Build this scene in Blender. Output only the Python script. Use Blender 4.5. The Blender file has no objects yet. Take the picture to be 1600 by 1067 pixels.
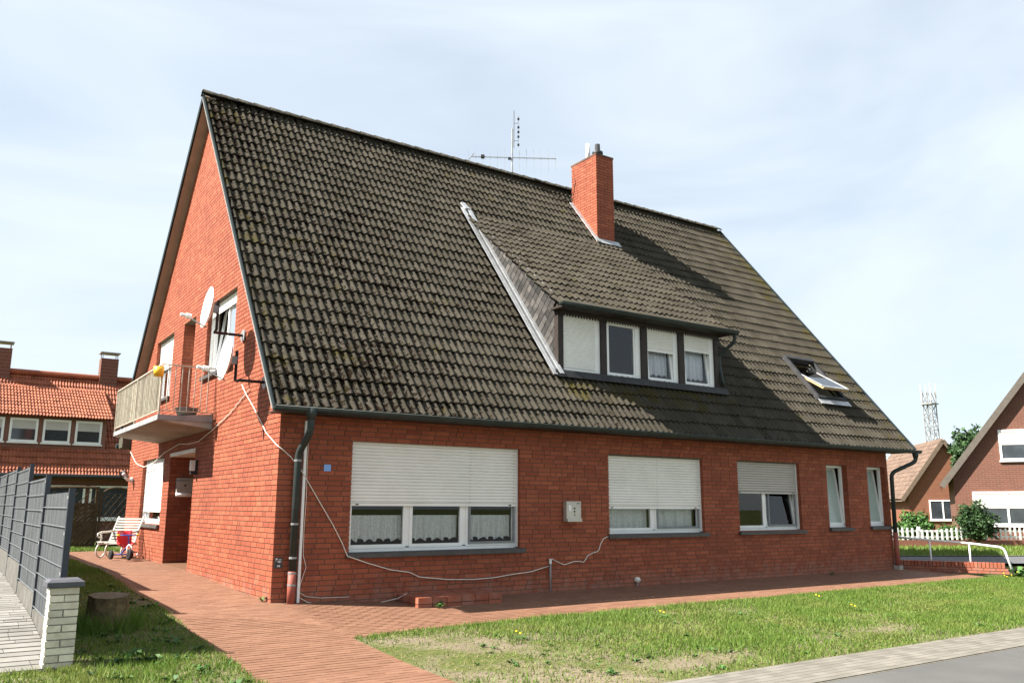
import bpy, bmesh, math, random
import numpy as np
from mathutils import Vector, Matrix
random.seed(7); RNG = np.random.default_rng(11)
R = math.radians; PI = math.pi
scene = bpy.context.scene
COL = scene.collection

# ------------------------------------------------------------------ camera
CAMP = Vector((-4.1244, -12.2644, 1.3470)); FPX = 1309.5
yaw, pitch, roll = R(34.022), R(11.192), R(0.187)
fw = Vector((math.sin(yaw)*math.cos(pitch), math.cos(yaw)*math.cos(pitch), math.sin(pitch)))
rt = Vector((math.cos(yaw), -math.sin(yaw), 0)); up = rt.cross(fw)
rt, up = math.cos(roll)*rt + math.sin(roll)*up, -math.sin(roll)*rt + math.cos(roll)*up
cam = bpy.data.cameras.new('camera'); camo = bpy.data.objects.new('camera', cam); COL.objects.link(camo)
mw = Matrix.Identity(4)
for i in range(3):
    mw[i][0], mw[i][1], mw[i][2], mw[i][3] = rt[i], up[i], -fw[i], CAMP[i]
camo.matrix_world = mw
cam.sensor_width = 36; cam.lens = FPX/1600*36; cam.clip_start = .1; cam.clip_end = 2000
scene.camera = camo

# ------------------------------------------------------------------ sky and sun
SUN = Vector((-1.0, 0.285, 1.05)).normalized()
elev = math.asin(SUN.z); azim = math.atan2(SUN.x, SUN.y)
world = bpy.data.worlds.new('World'); scene.world = world; world.use_nodes = True
wn = world.node_tree.nodes; wl = world.node_tree.links; wn.clear()
def wnode(t, **k):
    n = wn.new(t)
    for a, b in k.items(): setattr(n, a, b)
    return n
sky = wnode('ShaderNodeTexSky', sky_type='NISHITA', sun_disc=False, sun_elevation=elev, sun_rotation=azim,
            altitude=20, air_density=1.0, dust_density=.5, ozone_density=1.5)
tc = wnode('ShaderNodeTexCoord')
mp = wnode('ShaderNodeMapping'); mp.inputs['Scale'].default_value = (1.0, 1.6, 4.5); mp.inputs['Rotation'].default_value = (0, .25, .5)
cn = wnode('ShaderNodeTexNoise'); cn.inputs['Scale'].default_value = 1.3; cn.inputs['Detail'].default_value = 4.5; cn.inputs['Roughness'].default_value = .55
cn.inputs['Distortion'].default_value = .6
cr = wnode('ShaderNodeValToRGB'); cr.color_ramp.elements[0].position = .34; cr.color_ramp.elements[1].position = .66
cr.color_ramp.elements[0].color = (.58, .58, .58, 1); cr.color_ramp.elements[1].color = (.97, .97, .97, 1)
mx = wnode('ShaderNodeMixRGB'); mx.inputs['Color2'].default_value = (5.15, 5.75, 6.3, 1)
bg = wnode('ShaderNodeBackground'); bg.inputs['Strength'].default_value = .053
wo = wnode('ShaderNodeOutputWorld')
wl.new(tc.outputs['Generated'], mp.inputs['Vector']); wl.new(mp.outputs['Vector'], cn.inputs['Vector'])
wl.new(cn.outputs['Fac'], cr.inputs['Fac']); wl.new(cr.outputs['Color'], mx.inputs['Fac'])
wl.new(sky.outputs['Color'], mx.inputs['Color1']); wl.new(mx.outputs['Color'], bg.inputs['Color'])
wl.new(bg.outputs['Background'], wo.inputs['Surface'])
sl = bpy.data.lights.new('sun', 'SUN'); sl.energy = 5.0; sl.angle = R(.55); sl.color = (1.0, .95, .87)
so = bpy.data.objects.new('sun', sl); COL.objects.link(so)
so.rotation_euler = SUN.to_track_quat('Z', 'Y').to_euler(); so.location = (-20, 10, 30)
vs = scene.view_settings; vs.view_transform = 'Standard'; vs.look = 'None'; vs.exposure = 1.72; vs.gamma = 1; vs.use_curve_mapping = False

# ------------------------------------------------------------------ helpers
def proj(p):
    d = Vector(p) - CAMP; z = d.dot(fw); return d.dot(rt)/z, d.dot(up)/z
class MB:
    def __init__(s, T=None): s.v = []; s.f = []; s.a = []; s.T = T
    def P(s, p, a=.5):
        s.v.append(tuple(s.T(*p)) if s.T else tuple(p)); s.a.append(a); return len(s.v)-1
    def poly(s, pts, a=.5): s.f.append([s.P(p, a) for p in pts]); return s
    def box(s, x0, y0, z0, x1, y1, z1, a=.5):
        i = [s.P(p, a) for p in ((x0,y0,z0),(x1,y0,z0),(x1,y1,z0),(x0,y1,z0),(x0,y0,z1),(x1,y0,z1),(x1,y1,z1),(x0,y1,z1))]
        for q in ((3,2,1,0),(4,5,6,7),(0,1,5,4),(1,2,6,5),(2,3,7,6),(3,0,4,7)): s.f.append([i[k] for k in q])
        return s
    def bar(s, p, q, w, h=None, upv=(0,0,1), a=.5):
        h = h or w; p = Vector(p); q = Vector(q); d = (q-p).normalized(); u = Vector(upv)
        if abs(d.dot(u)) > .98: u = Vector((1,0,0))
        r = d.cross(u).normalized()*w/2; u = r.cross(d).normalized()*h/2
        i = [s.P(c, a) for c in (p-r-u, p+r-u, p+r+u, p-r+u, q-r-u, q+r-u, q+r+u, q-r+u)]
        for f in ((0,1,2,3),(7,6,5,4),(0,4,5,1),(1,5,6,2),(2,6,7,3),(3,7,4,0)): s.f.append([i[k] for k in f])
        return s
    def tube(s, pts, r, n=8, cap=True, a=.5):
        pts = [Vector(p) for p in pts]; rings = []; rr = r if isinstance(r, (list, tuple)) else [r]*len(pts)
        ref = None
        for k, p in enumerate(pts):
            d = (pts[min(k+1, len(pts)-1)] - pts[max(k-1, 0)]).normalized()
            if ref is None: ref = Vector((0,0,1)) if abs(d.z) < .9 else Vector((1,0,0))
            x = d.cross(ref).normalized(); y = x.cross(d).normalized(); ref = y
            rings.append([s.P(p + (math.cos(t)*x + math.sin(t)*y)*rr[k], a) for t in [2*PI*j/n for j in range(n)]])
        for A, B in zip(rings, rings[1:]):
            for j in range(n): s.f.append([A[j], A[(j+1) % n], B[(j+1) % n], B[j]])
        if cap: s.f.append(rings[0][::-1]); s.f.append(rings[-1])
        return s
    def lathe(s, prof, c=(0,0,0), n=16, axis='z', a=.5):
        rings = []
        for r_, h in prof:
            ring = []
            for j in range(n):
                t = 2*PI*j/n; x, y = r_*math.cos(t), r_*math.sin(t)
                p = {'z': (x, y, h), 'y': (x, h, y), 'x': (h, x, y)}[axis]
                ring.append(s.P((c[0]+p[0], c[1]+p[1], c[2]+p[2]), a))
            rings.append(ring)
        for A, B in zip(rings, rings[1:]):
            for j in range(n): s.f.append([A[j], A[(j+1) % n], B[(j+1) % n], B[j]])
        if prof[0][0] > 1e-4: s.f.append(rings[0][::-1])
        if prof[-1][0] > 1e-4: s.f.append(rings[-1])
        return s
    def mesh(s, name, m, smooth=False):
        me = bpy.data.meshes.new(name); me.from_pydata(s.v, [], s.f); me.materials.append(m)
        at = me.attributes.new('v', 'FLOAT', 'POINT'); at.data.foreach_set('value', np.array(s.a, dtype=np.float32))
        me.polygons.foreach_set('use_smooth', [bool(smooth)]*len(me.polygons))
        me.update(); return me
    def build(s, name, m, parent=None, smooth=False):
        return link(name, s.mesh(name, m, smooth), parent)
def link(name, me, parent=None):
    o = bpy.data.objects.new(name, me); COL.objects.link(o)
    if parent: o.parent = parent
    return o
def np_mesh(name, V, F, m, A=None, smooth=False, H=None):
    me = bpy.data.meshes.new(name); V = np.asarray(V, dtype=np.float32).reshape(-1, 3); F = np.asarray(F, dtype=np.int32)
    k = F.shape[1]; me.vertices.add(len(V)); me.vertices.foreach_set('co', V.ravel())
    me.loops.add(F.size); me.loops.foreach_set('vertex_index', F.ravel())
    me.polygons.add(len(F)); me.polygons.foreach_set('loop_start', np.arange(0, F.size, k, dtype=np.int32))
    me.materials.append(m)
    if A is not None:
        at = me.attributes.new('v', 'FLOAT', 'POINT'); at.data.foreach_set('value', np.asarray(A, dtype=np.float32))
    if H is not None:
        at = me.attributes.new('h', 'FLOAT', 'POINT'); at.data.foreach_set('value', np.asarray(H, dtype=np.float32))
    me.update(calc_edges=True); me.validate()
    me.polygons.foreach_set('use_smooth', [bool(smooth)]*len(me.polygons))
    return me
def tag(o, label, cat, group=None):
    o['label'] = label; o['category'] = cat
    if group: o['group'] = group
    return o
def thing(name, label, cat, loc=(0,0,0), rz=0, group=None):
    o = bpy.data.objects.new(name, None); COL.objects.link(o); o.location = loc; o.rotation_euler = (0, 0, rz)
    o.empty_display_size = .1
    return tag(o, label, cat, group)
def struct(o): o['kind'] = 'structure'; return o
def stuff(o): o['kind'] = 'stuff'; return o

# ------------------------------------------------------------------ materials
class NT:
    def __init__(s, name):
        s.m = bpy.data.materials.new(name); s.m.use_nodes = True; s.t = s.m.node_tree; s.n = s.t.nodes
        s.b = s.n['Principled BSDF']; s.out = s.n['Material Output']
        s.geo = s.n.new('ShaderNodeNewGeometry')
    def new(s, t, **k):
        n = s.n.new(t)
        for a, b in k.items(): setattr(n, a, b)
        return n
    def noise(s, scale, detail=4, rough=.55, dist=0, vec=None):
        n = s.new('ShaderNodeTexNoise'); n.inputs['Scale'].default_value = scale; n.inputs['Detail'].default_value = detail
        n.inputs['Roughness'].default_value = rough; n.inputs['Distortion'].default_value = dist
        s.t.links.new(vec or s.geo.outputs['Position'], n.inputs['Vector']); return n.outputs['Fac']
    def ramp(s, fac, p0, p1, c0=0., c1=1.):
        n = s.new('ShaderNodeValToRGB'); e = n.color_ramp.elements; e[0].position, e[1].position = p0, p1
        g = lambda c: (c, c, c, 1) if isinstance(c, (int, float)) else (*c, 1)
        e[0].color, e[1].color = g(c0), g(c1); s.t.links.new(fac, n.inputs['Fac']); return n.outputs['Color']
    def mix(s, fac, a, b, mode='MIX'):
        n = s.new('ShaderNodeMixRGB', blend_type=mode)
        for k, v in (('Fac', fac), ('Color1', a), ('Color2', b)):
            if isinstance(v, (int, float)): n.inputs[k].default_value = v if k == 'Fac' else (v, v, v, 1)
            elif isinstance(v, tuple): n.inputs[k].default_value = (*v, 1)
            else: s.t.links.new(v, n.inputs[k])
        return n.outputs['Color']
    def attr(s, lo, hi):
        a = s.new('ShaderNodeAttribute', attribute_name='v'); m = s.new('ShaderNodeMapRange')
        m.inputs['To Min'].default_value = lo; m.inputs['To Max'].default_value = hi
        s.t.links.new(a.outputs['Fac'], m.inputs['Value']); return m.outputs['Result']
    def bump(s, h, strength=.3, dist=.01):
        n = s.new('ShaderNodeBump'); n.inputs['Strength'].default_value = strength; n.inputs['Distance'].default_value = dist
        s.t.links.new(h, n.inputs['Height']); s.t.links.new(n.outputs['Normal'], s.b.inputs['Normal'])
    def done(s, col, rough=.85, spec=.3, metal=0):
        if isinstance(col, tuple): s.b.inputs['Base Color'].default_value = (*col, 1)
        else: s.t.links.new(col, s.b.inputs['Base Color'])
        if isinstance(rough, float): s.b.inputs['Roughness'].default_value = rough
        else: s.t.links.new(rough, s.b.inputs['Roughness'])
        s.b.inputs['Specular IOR Level'].default_value = spec; s.b.inputs['Metallic'].default_value = metal
        return s.m
def plain(name, c1, c2=None, scale=6, rough=.8, spec=.3, metal=0, bump=0, bscale=60, attr=None, dirt=0):
    t = NT(name); c2 = c2 or tuple(x*.82 for x in c1)
    c = t.mix(t.ramp(t.noise(scale), .35, .65), c1, c2)
    if attr: c = t.mix(1., c, t.attr(*attr), 'MULTIPLY')
    if dirt: c = t.mix(t.ramp(t.noise(scale*.35, 6, .7), .5, .75, 0., dirt), c, (.05, .045, .035))
    if bump: t.bump(t.noise(bscale), bump)
    return t.done(c, float(rough), spec, metal)
def brickmat(name, a, b, dark, wall=False):
    t = NT(name)
    c = t.mix(t.attr(0., 1.), a, b)
    c = t.mix(t.ramp(t.noise(35, 5), .4, .7, 0., .35), c, dark)
    c = t.mix(t.ramp(t.noise(.9, 4), .45, .75, 0., .35), c, tuple(x*.8 for x in dark))
    c = t.mix(t.ramp(t.noise(14, 6, .7), .66, .8, 0., .35), c, (.45, .3, .22))
    if wall:                       # damp and salt marks low down, sooty blotches higher up
        sep = t.new('ShaderNodeSeparateXYZ'); t.t.links.new(t.geo.outputs['Position'], sep.inputs[0]); m = t.new('ShaderNodeMapRange')
        for k_, v_ in (('From Min', -.05), ('From Max', .55), ('To Min', .30), ('To Max', 0.)): m.inputs[k_].default_value = v_
        t.t.links.new(sep.outputs['Z'], m.inputs['Value']); ad = t.new('ShaderNodeMath', operation='ADD'); t.t.links.new(m.outputs['Result'], ad.inputs[0]); t.t.links.new(t.noise(5, 6, .7), ad.inputs[1])
        c = t.mix(t.ramp(ad.outputs[0], .66, .90, 0., .5), c, (.27, .17, .13))
        mp_ = t.new('ShaderNodeMapping'); mp_.inputs['Scale'].default_value = (2.2, 2.2, .35); t.t.links.new(t.geo.outputs['Position'], mp_.inputs['Vector'])
        c = t.mix(t.ramp(t.noise(1.3, 6, .7, .3, mp_.outputs['Vector']), .50, .72, 0., .38), c, (.14, .042, .026))
    t.bump(t.noise(120, 3), .35, .004)
    return t.done(c, .78, .3)
BRICK = brickmat('red_brick', (.235, .056, .027), (.355, .100, .048), (.20, .050, .027), True)
MORTAR = plain('mortar', (.135, .098, .068), (.095, .072, .050), 12, .95, .1, bump=.3)
def tilemat():
    t = NT('concrete_roof_tile')
    c = t.mix(t.attr(0., 1.), (.042, .0372, .0285), (.068, .060, .0465))
    c = t.mix(t.ramp(t.noise(3.5, 6, .7), .35, .7, 0., .55), c, (.032, .028, .021))
    n1 = t.noise(11.5, 5, .7, .5); big = t.noise(.33, 3, .5)
    sep = t.new('ShaderNodeSeparateXYZ'); t.t.links.new(t.geo.outputs['Position'], sep.inputs[0])
    mr = t.new('ShaderNodeMapRange'); mr.inputs['From Min'].default_value = -.5; mr.inputs['From Max'].default_value = 9
    mr.inputs['To Min'].default_value = .115; mr.inputs['To Max'].default_value = -.045
    t.t.links.new(sep.outputs['X'], mr.inputs['Value'])
    ad = t.new('ShaderNodeMath', operation='ADD'); t.t.links.new(n1, ad.inputs[0]); t.t.links.new(mr.outputs['Result'], ad.inputs[1])
    ml = t.new('ShaderNodeMath', operation='MULTIPLY_ADD'); t.t.links.new(big, ml.inputs[0]); ml.inputs[1].default_value = .42; t.t.links.new(ad.outputs[0], ml.inputs[2])
    ha = t.new('ShaderNodeAttribute', attribute_name='h'); hm = t.new('ShaderNodeMath', operation='MULTIPLY_ADD')
    t.t.links.new(ha.outputs['Fac'], hm.inputs[0]); hm.inputs[1].default_value = -.13; t.t.links.new(ml.outputs[0], hm.inputs[2])
    moss = t.ramp(hm.outputs[0], .755, .80)
    c = t.mix(moss, c, (.0095, .006, .0035))
    def rng(sock, a, b, lo, hi):
        m = t.new('ShaderNodeMapRange'); m.interpolation_type = 'SMOOTHSTEP'
        for k_, v_ in (('From Min', a), ('From Max', b), ('To Min', lo), ('To Max', hi)): m.inputs[k_].default_value = v_
        t.t.links.new(sep.outputs[sock], m.inputs['Value']); return m.outputs['Result']
    def op(o_, a, b):
        m = t.new('ShaderNodeMath', operation=o_)
        for i_, q in enumerate((a, b)):
            if isinstance(q, float): m.inputs[i_].default_value = q
            else: t.t.links.new(q, m.inputs[i_])
        return m.outputs[0]
    dorm = op('MULTIPLY', op('MULTIPLY', rng('X', 5.3, 5.8, 0, 1), rng('X', 9.6, 10.4, 1, 0)), op('MULTIPLY', rng('Z', 3.1, 3.5, 0, 1), rng('Z', 3.9, 4.05, 1, 0)))
    extra = op('ADD', op('ADD', op('MULTIPLY', dorm, .13), rng('X', 14.8, 16.1, 0, .13)), rng('X', -.2, 1.6, .06, 0))
    yel = t.ramp(op('ADD', t.noise(2.2, 6, .75), extra), .585, .72, 0., .8); c = t.mix(yel, c, (.048, .040, .010))
    lich = t.ramp(t.noise(23, 2), .735, .76, 0., .75); c = t.mix(lich, c, (.17, .16, .13))
    t.bump(ml.outputs[0], .6, .015)
    return t.done(c, .95, .04)
TILE = tilemat()
DECK = plain('roof_underlay', (.03, .028, .025), rough=.95)
RIDGE = plain('ridge_tile', (.034, .031, .025), (.085, .078, .062), 9, .95, .04, bump=.4, bscale=30)
SLATE = plain('slate', (.028, .026, .024), (.055, .050, .045), 7, .6, .3, bump=.2, attr=(.4, 2.0))
LEAD = plain('lead_flashing', (.42, .43, .44), (.30, .31, .32), 5, .5, .5, metal=.3, bump=.1, bscale=20)
DLEAD = plain('dark_lead', (.045, .045, .047), (.03, .03, .031), 5, .7, .25, bump=.1, bscale=20)
SOFFIT = plain('brown_soffit_board', (.34, .255, .19), (.27, .20, .15), 3, .8)
VERGE = plain('dark_verge_board', (.02, .028, .030), rough=.8, spec=.1)
ZINC = plain('zinc_edge', (.34, .34, .32), (.26, .26, .25), 8, .5, .4)
GUTTER = plain('dark_green_gutter', (.020, .029, .027), (.032, .042, .038), 4, .55, .3, dirt=.3)
REDPIPE = plain('red_drain_pipe', (.30, .085, .055), (.24, .07, .05), 6, .6)
PVC = plain('white_window_frame', (.80, .80, .78), (.74, .74, .71), 3, .35, .5)
SHUT = plain('roller_shutter', (.82, .81, .77), (.77, .76, .715), 2, .5, .4, dirt=.10)
SHUTW = plain('sunny_roller_shutter', (.80, .79, .75), (.75, .74, .70), 2, .5, .4)
SHUTG = plain('grey_roller_shutter', (.47, .44, .41), (.43, .41, .38), 2, .5, .4)
SCREEN = plain('grey_screen_frame', (.22, .23, .24), rough=.5)
SILL = plain('dark_sill', (.05, .046, .044), (.075, .07, .066), 9, .5, .4, bump=.15)
TIMBER = plain('dark_brown_timber', (.022, .016, .013), (.035, .025, .02), 6, .6)
PLASTER = plain('white_plaster', (.72, .69, .63), (.62, .58, .50), 3, .9, .1)
CONC = plain('weathered_concrete', (.42, .39, .34), (.31, .285, .24), 2.2, .9, .1, bump=.2, dirt=.35)
DSTONE = plain('slab_edge', (.20, .20, .20), (.28, .28, .28), 5, .7)
STEEL = plain('painted_steel', (.50, .46, .38), (.38, .31, .24), 12, .6, .4)
GALV = plain('galvanised_steel', (.33, .33, .33), (.22, .22, .22), 9, .5, .5, metal=.4)
BLACKM = plain('black_metal', (.025, .025, .027), rough=.5)
REED = plain('reed_matting', (.40, .375, .30), (.27, .245, .19), 20, .85, .1, attr=(.25, 1.5))
DISH = plain('white_dish', (.80, .79, .76), (.74, .72, .66), 3, .45, .4)
CABLE = plain('white_cable', (.72, .66, .58), (.62, .56, .48), 5, .6)
INOX = plain('brushed_steel', (.52, .49, .43), (.44, .41, .36), 4, .42, .5, metal=.45)
YELLOW = plain('yellow_plastic', (.85, .50, .03), (.78, .42, .02), 8, .45, .4)
BLUE = plain('blue_plate', (.22, .40, .78), rough=.5)
ENAMEL = plain('dark_plate', (.05, .055, .06), rough=.4)
WHITE = plain('white_paint', (.80, .79, .76), (.70, .69, .65), 5, .55, .4)
REDPL = plain('red_plastic', (.62, .02, .03), rough=.35, spec=.5)
BLUEPL = plain('blue_paint', (.05, .12, .50), rough=.4, spec=.5)
RUBBER = plain('black_rubber', (.02, .02, .022), rough=.8)
ANTHR = plain('anthracite_paint', (.028, .036, .048), rough=.45, spec=.5)
STRIP = plain('grey_privacy_strip', (.060, .066, .070), (.046, .051, .055), 2, .75, .4, attr=(.55, 1.35))
RODS = plain('grey_fence_rod', (.15, .165, .18), rough=.5, spec=.5)
KERB = plain('concrete_board', (.15, .145, .13), (.10, .095, .085), 4, .9, .1, bump=.3, dirt=.3)
CREAM = plain('cream_brick', (.74, .69, .56), (.62, .56, .43), 14, .85, .2, bump=.6, bscale=45, attr=(.72, 1.1), dirt=.22)
CMORT = plain('cream_mortar', (.30, .28, .24), rough=.95)
CAPM = plain('dark_coping', (.06, .06, .07), (.085, .085, .095), 5, .55, .4)
WOODF = plain('brown_fence_wood', (.095, .062, .032), (.06, .04, .022), 9, .8, .2, attr=(.75, 1.25))
BARK = plain('bark', (.16, .12, .06), (.07, .055, .03), 14, .95, .1, bump=.8, bscale=25)
STUMPT = plain('cut_wood', (.20, .15, .10), (.12, .09, .06), 12, .9, .1)
LEAF = plain('green_leaf', (.055, .13, .022), (.035, .085, .018), 3, .6, .3, attr=(.5, 1.5))
LEAFD = plain('dark_leaf', (.04, .085, .025), (.025, .055, .018), 3, .6, .3, attr=(.5, 1.5))
PETAL = plain('dandelion_yellow', (.85, .60, .02), rough=.7)
PAVE = brickmat('red_paver', (.165, .079, .046), (.214, .109, .066), (.150, .073, .043))
PJOINT = plain('paving_joint', (.15, .078, .045), (.12, .066, .039), 7, .95, .1)
GPAVE = plain('grey_paver', (.215, .207, .188), (.175, .168, .152), 3, .9, .1, attr=(.8, 1.15), bump=.15)
GJOINT = plain('grey_joint', (.12, .115, .105), rough=.95)
BPAVE = plain('beige_gutter_paver', (.185, .17, .145), (.15, .138, .117), 3, .9, .1, attr=(.85, 1.12), bump=.15)
BJOINT = plain('sand_joint', (.18, .16, .125), (.14, .125, .10), 6, .95, .1)
def asphaltmat():
    t = NT('asphalt'); c = t.mix(t.ramp(t.noise(1.2, 5), .35, .7), (.085, .084, .080), (.115, .112, .105))
    c = t.mix(t.ramp(t.noise(160, 2), .45, .7, 0., .5), c, (.045, .045, .045)); t.bump(t.noise(150, 2), .35, .004); return t.done(c, .9, .2)
ASPHALT = asphaltmat()
def groundmat(name, dry):
    t = NT(name)
    soil = t.mix(t.ramp(t.noise(6, 6), .35, .7), (.20, .165, .115), (.14, .115, .078))
    gr = t.mix(t.ramp(t.noise(9, 5), .35, .7), (.07, .09, .022), (.10, .105, .035))
    c = t.mix(t.ramp(t.noise(.75, 5, .65), .5-dry, .62-dry), gr, soil)
    t.bump(t.noise(30, 5), .5, .03); return t.done(c, .95, .1)
SOIL = groundmat('lawn_soil', .06); MEADOW = groundmat('meadow', -.12)
def grassmat():
    t = NT('grass_blade')
    c = t.mix(t.attr(0., 1.), (.075, .155, .018), (.175, .245, .045))
    c = t.mix(t.ramp(t.noise(.9, 4, .6), .48, .72, 0., .5), c, (.27, .26, .08))
    tr = t.new('ShaderNodeBsdfTranslucent'); t.t.links.new(c, tr.inputs['Color'])
    t.done(c, .6, .25); ms = t.new('ShaderNodeMixShader'); ms.inputs[0].default_value = .35
    t.t.links.new(t.b.outputs[0], ms.inputs[1]); t.t.links.new(tr.outputs[0], ms.inputs[2]); t.t.links.new(ms.outputs[0], t.out.inputs['Surface'])
    return t.m
GRASS = grassmat()
def glassmat(name, tint, refl=1.0):
    t = NT(name); tr = t.new('ShaderNodeBsdfTransparent'); tr.inputs['Color'].default_value = (*tint, 1)
    gl = t.new('ShaderNodeBsdfGlossy'); gl.inputs['Roughness'].default_value = .01; gl.inputs['Color'].default_value = (.95, .97, 1, 1)
    fr = t.new('ShaderNodeFresnel'); fr.inputs['IOR'].default_value = 1.52
    m = t.new('ShaderNodeMath', operation='MULTIPLY'); m.inputs[1].default_value = refl; t.t.links.new(fr.outputs[0], m.inputs[0])
    ms = t.new('ShaderNodeMixShader'); t.t.links.new(m.outputs[0], ms.inputs[0]); t.t.links.new(tr.outputs[0], ms.inputs[1]); t.t.links.new(gl.outputs[0], ms.inputs[2])
    t.t.links.new(ms.outputs[0], t.out.inputs['Surface']); return t.m
GLASS = glassmat('window_glass', (.93, .95, .95)); FROST = plain('frosted_glass', (.36, .43, .40), (.33, .40, .37), 2, .25, .6)
def lacemat():
    t = NT('lace'); t.done((.90, .91, .92), .9, .1); tr = t.new('ShaderNodeBsdfTransparent'); ms = t.new('ShaderNodeMixShader')
    f = t.ramp(t.noise(45, 3), .42, .6, .08, .28); t.t.links.new(f, ms.inputs[0])
    t.t.links.new(t.b.outputs[0], ms.inputs[1]); t.t.links.new(tr.outputs[0], ms.inputs[2]); t.t.links.new(ms.outputs[0], t.out.inputs['Surface']); return t.m
LACE = lacemat()
ROOMDARK = plain('painted_room_shade', (.035, .03, .027), rough=.95)  # near-black colour, the shade of unlit rooms put into the surface
def farbrick(name, a, b):
    t = NT(name); bt = t.new('ShaderNodeTexBrick'); bt.inputs['Scale'].default_value = 1.0
    bt.inputs['Color1'].default_value = (*a, 1); bt.inputs['Color2'].default_value = (*b, 1); bt.inputs['Mortar'].default_value = (.16, .12, .09, 1)
    bt.inputs['Brick Width'].default_value = .25; bt.inputs['Row Height'].default_value = .078; bt.inputs['Mortar Size'].default_value = .008
    tcn = t.new('ShaderNodeTexCoord'); t.t.links.new(tcn.outputs['UV'], bt.inputs['Vector'])
    return t.done(bt.outputs['Color'], .85, .2)
FBRICK = farbrick('orange_brick_far', (.20, .07, .036), (.235, .085, .045)); FBRICK2 = farbrick('brown_brick_far', (.135, .052, .036), (.165, .062, .042))
ORTILE = plain('orange_roof_tile', (.30, .092, .044), (.23, .07, .034), 4, .75, .3, attr=(.75, 1.2))
RDTILE = plain('brown_roof_tile', (.15, .10, .075), (.12, .08, .058), 4, .8, .3, attr=(.75, 1.2))
print('materials ok')

# ------------------------------------------------------------------ terrain height
LY = [-60, -6, -4, -2, 0, 5, 20, 90]; LZ = [-.32, -.30, -.25, -.14, 0., .16, .18, .18]
RYk = [-60, -6, -2, 0, 3, 90]; RZk = [-.32, -.30, -.20, -.09, -.08, -.08]
def gz(x, y):
    t = np.clip((np.asarray(x, float)+.3)/2.8, 0, 1); t = t*t*(3-2*t)
    return (1-t)*np.interp(y, LY, LZ) + t*np.interp(y, RYk, RZk)
def sheet(name, xs, ys, m, off, mask=None):
    X, Y = np.meshgrid(np.array(xs, float), np.array(ys, float)); V = np.stack([X, Y, gz(X, Y)+off], -1).reshape(-1, 3)
    nx = len(xs); F = [(j*nx+i, j*nx+i+1, (j+1)*nx+i+1, (j+1)*nx+i) for j in range(len(ys)-1) for i in range(nx-1)]
    return link(name, np_mesh(name, V, F, m))
ar = lambda a, b, s: list(np.arange(a, b+1e-6, s))
struct(sheet('ground', [-600, -200, -60, -20]+ar(-10, 24, .5)+[30, 60, 200, 600], [-600, -200, -60, -20]+ar(-14, 24, .5)+[30, 60, 200, 600], MEADOW, -.035))
def edge_y(x): return np.interp(x, [.15, 1.2, 3.5, 16], [-2.62, -2.3, -2.06, -1.92])

# lawn between the path and the road
xs = ar(.15, 19, .4); V = []; F = []
for i, x in enumerate(xs):
    for j in range(9):
        y = -6.02 + (edge_y(x)-.0+6.02)*j/8; V.append((x, y, float(gz(x, y))-.004))
for i in range(len(xs)-1):
    for j in range(8): F.append((i*9+j, (i+1)*9+j, (i+1)*9+j+1, i*9+j+1))
lawn = struct(link('lawn', np_mesh('lawn', V, F, SOIL)))
verge = struct(sheet('lawn', [-2.95, -2.4, -1.9, -1.46], ar(-9, 16, .5), SOIL, -.004))

struct(sheet('lawn', [-9, -6, -4, -2.96], ar(-6.0, -2.75, .5), SOIL, -.004))
def tuft_noise(x, y):
    return .5 + .28*np.sin(x*1.7+1.3*np.sin(y*1.1))*np.sin(y*2.1+.7*np.sin(x*.9)) + .22*np.sin(x*4.3+y*3.1)*np.sin(y*5.2-x*2.2)
def grass(name, x0, x1, y0f, y1f, n, h, keep, parent=None, wid=.006):
    x = RNG.uniform(x0, x1, n); t = RNG.uniform(0, 1, n); a = y0f(x); b = y1f(x); y = a+(b-a)*t
    k = RNG.uniform(0, 1, n) < keep(x, y); x, y = x[k], y[k]; n = len(x)
    z = gz(x, y)-.006; hh = h*RNG.uniform(.45, 1.3, n)*(.6+.7*tuft_noise(x*.7+3, y*.7)); an = RNG.uniform(0, 2*PI, n); le = RNG.uniform(.1, .9, n)*hh; la = RNG.uniform(0, 2*PI, n)
    w = wid*RNG.uniform(.7, 1.5, n); dx, dy = np.cos(an)*w, np.sin(an)*w
    V = np.stack([np.stack([x-dx, y-dy, z], -1), np.stack([x+dx, y+dy, z], -1), np.stack([x+np.cos(la)*le, y+np.sin(la)*le, z+hh], -1)], 1).reshape(-1, 3)
    return stuff(link(name, np_mesh(name, V, np.arange(3*n).reshape(-1, 3), GRASS, np.repeat(RNG.uniform(0, 1, n), 3)), parent))
def kp1(x, y):
    q = tuft_noise(x*.55, y*.8); e = np.clip((y+6.1)/.7, 0, 1); far = np.clip((x-1.0)/4, 0, 1)
    bare = np.exp(-(((x-1.0)/1.3)**2+((y+3.7)/.75)**2))*.62 + np.exp(-(((x-3.0)/1.4)**2+((y+5.4)/.35)**2))*.7 + np.exp(-(((x-6.2)/1.2)**2+((y+5.2)/.25)**2))*.8
    return np.clip((.35+.65*far)*(.35+1.0*q)*(.3+.7*e) + .5*np.exp(-((y-edge_y(x))/.22)**2) - bare, .03, 1)
grass('grass', .16, 18.5, lambda x: x*0-6.0, lambda x: edge_y(x)+.03, 210000, .055, kp1)
def kp2(x, y): return np.clip(.25+.9*tuft_noise(x*1.3, y*.7) - 1.0*np.exp(-(((x+1.9)/.5)**2+((y-1.0)/.9)**2)), .05, 1)
grass('grass', -2.82, -1.43, lambda x: x*0-7.5, lambda x: x*0+9.5, 60000, .058, kp2)
grass('grass', -6.5, -2.80, lambda x: x*0-6.0, lambda x: x*0-2.78, 45000, .055, lambda x, y: kp2(x*.8, y))
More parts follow.
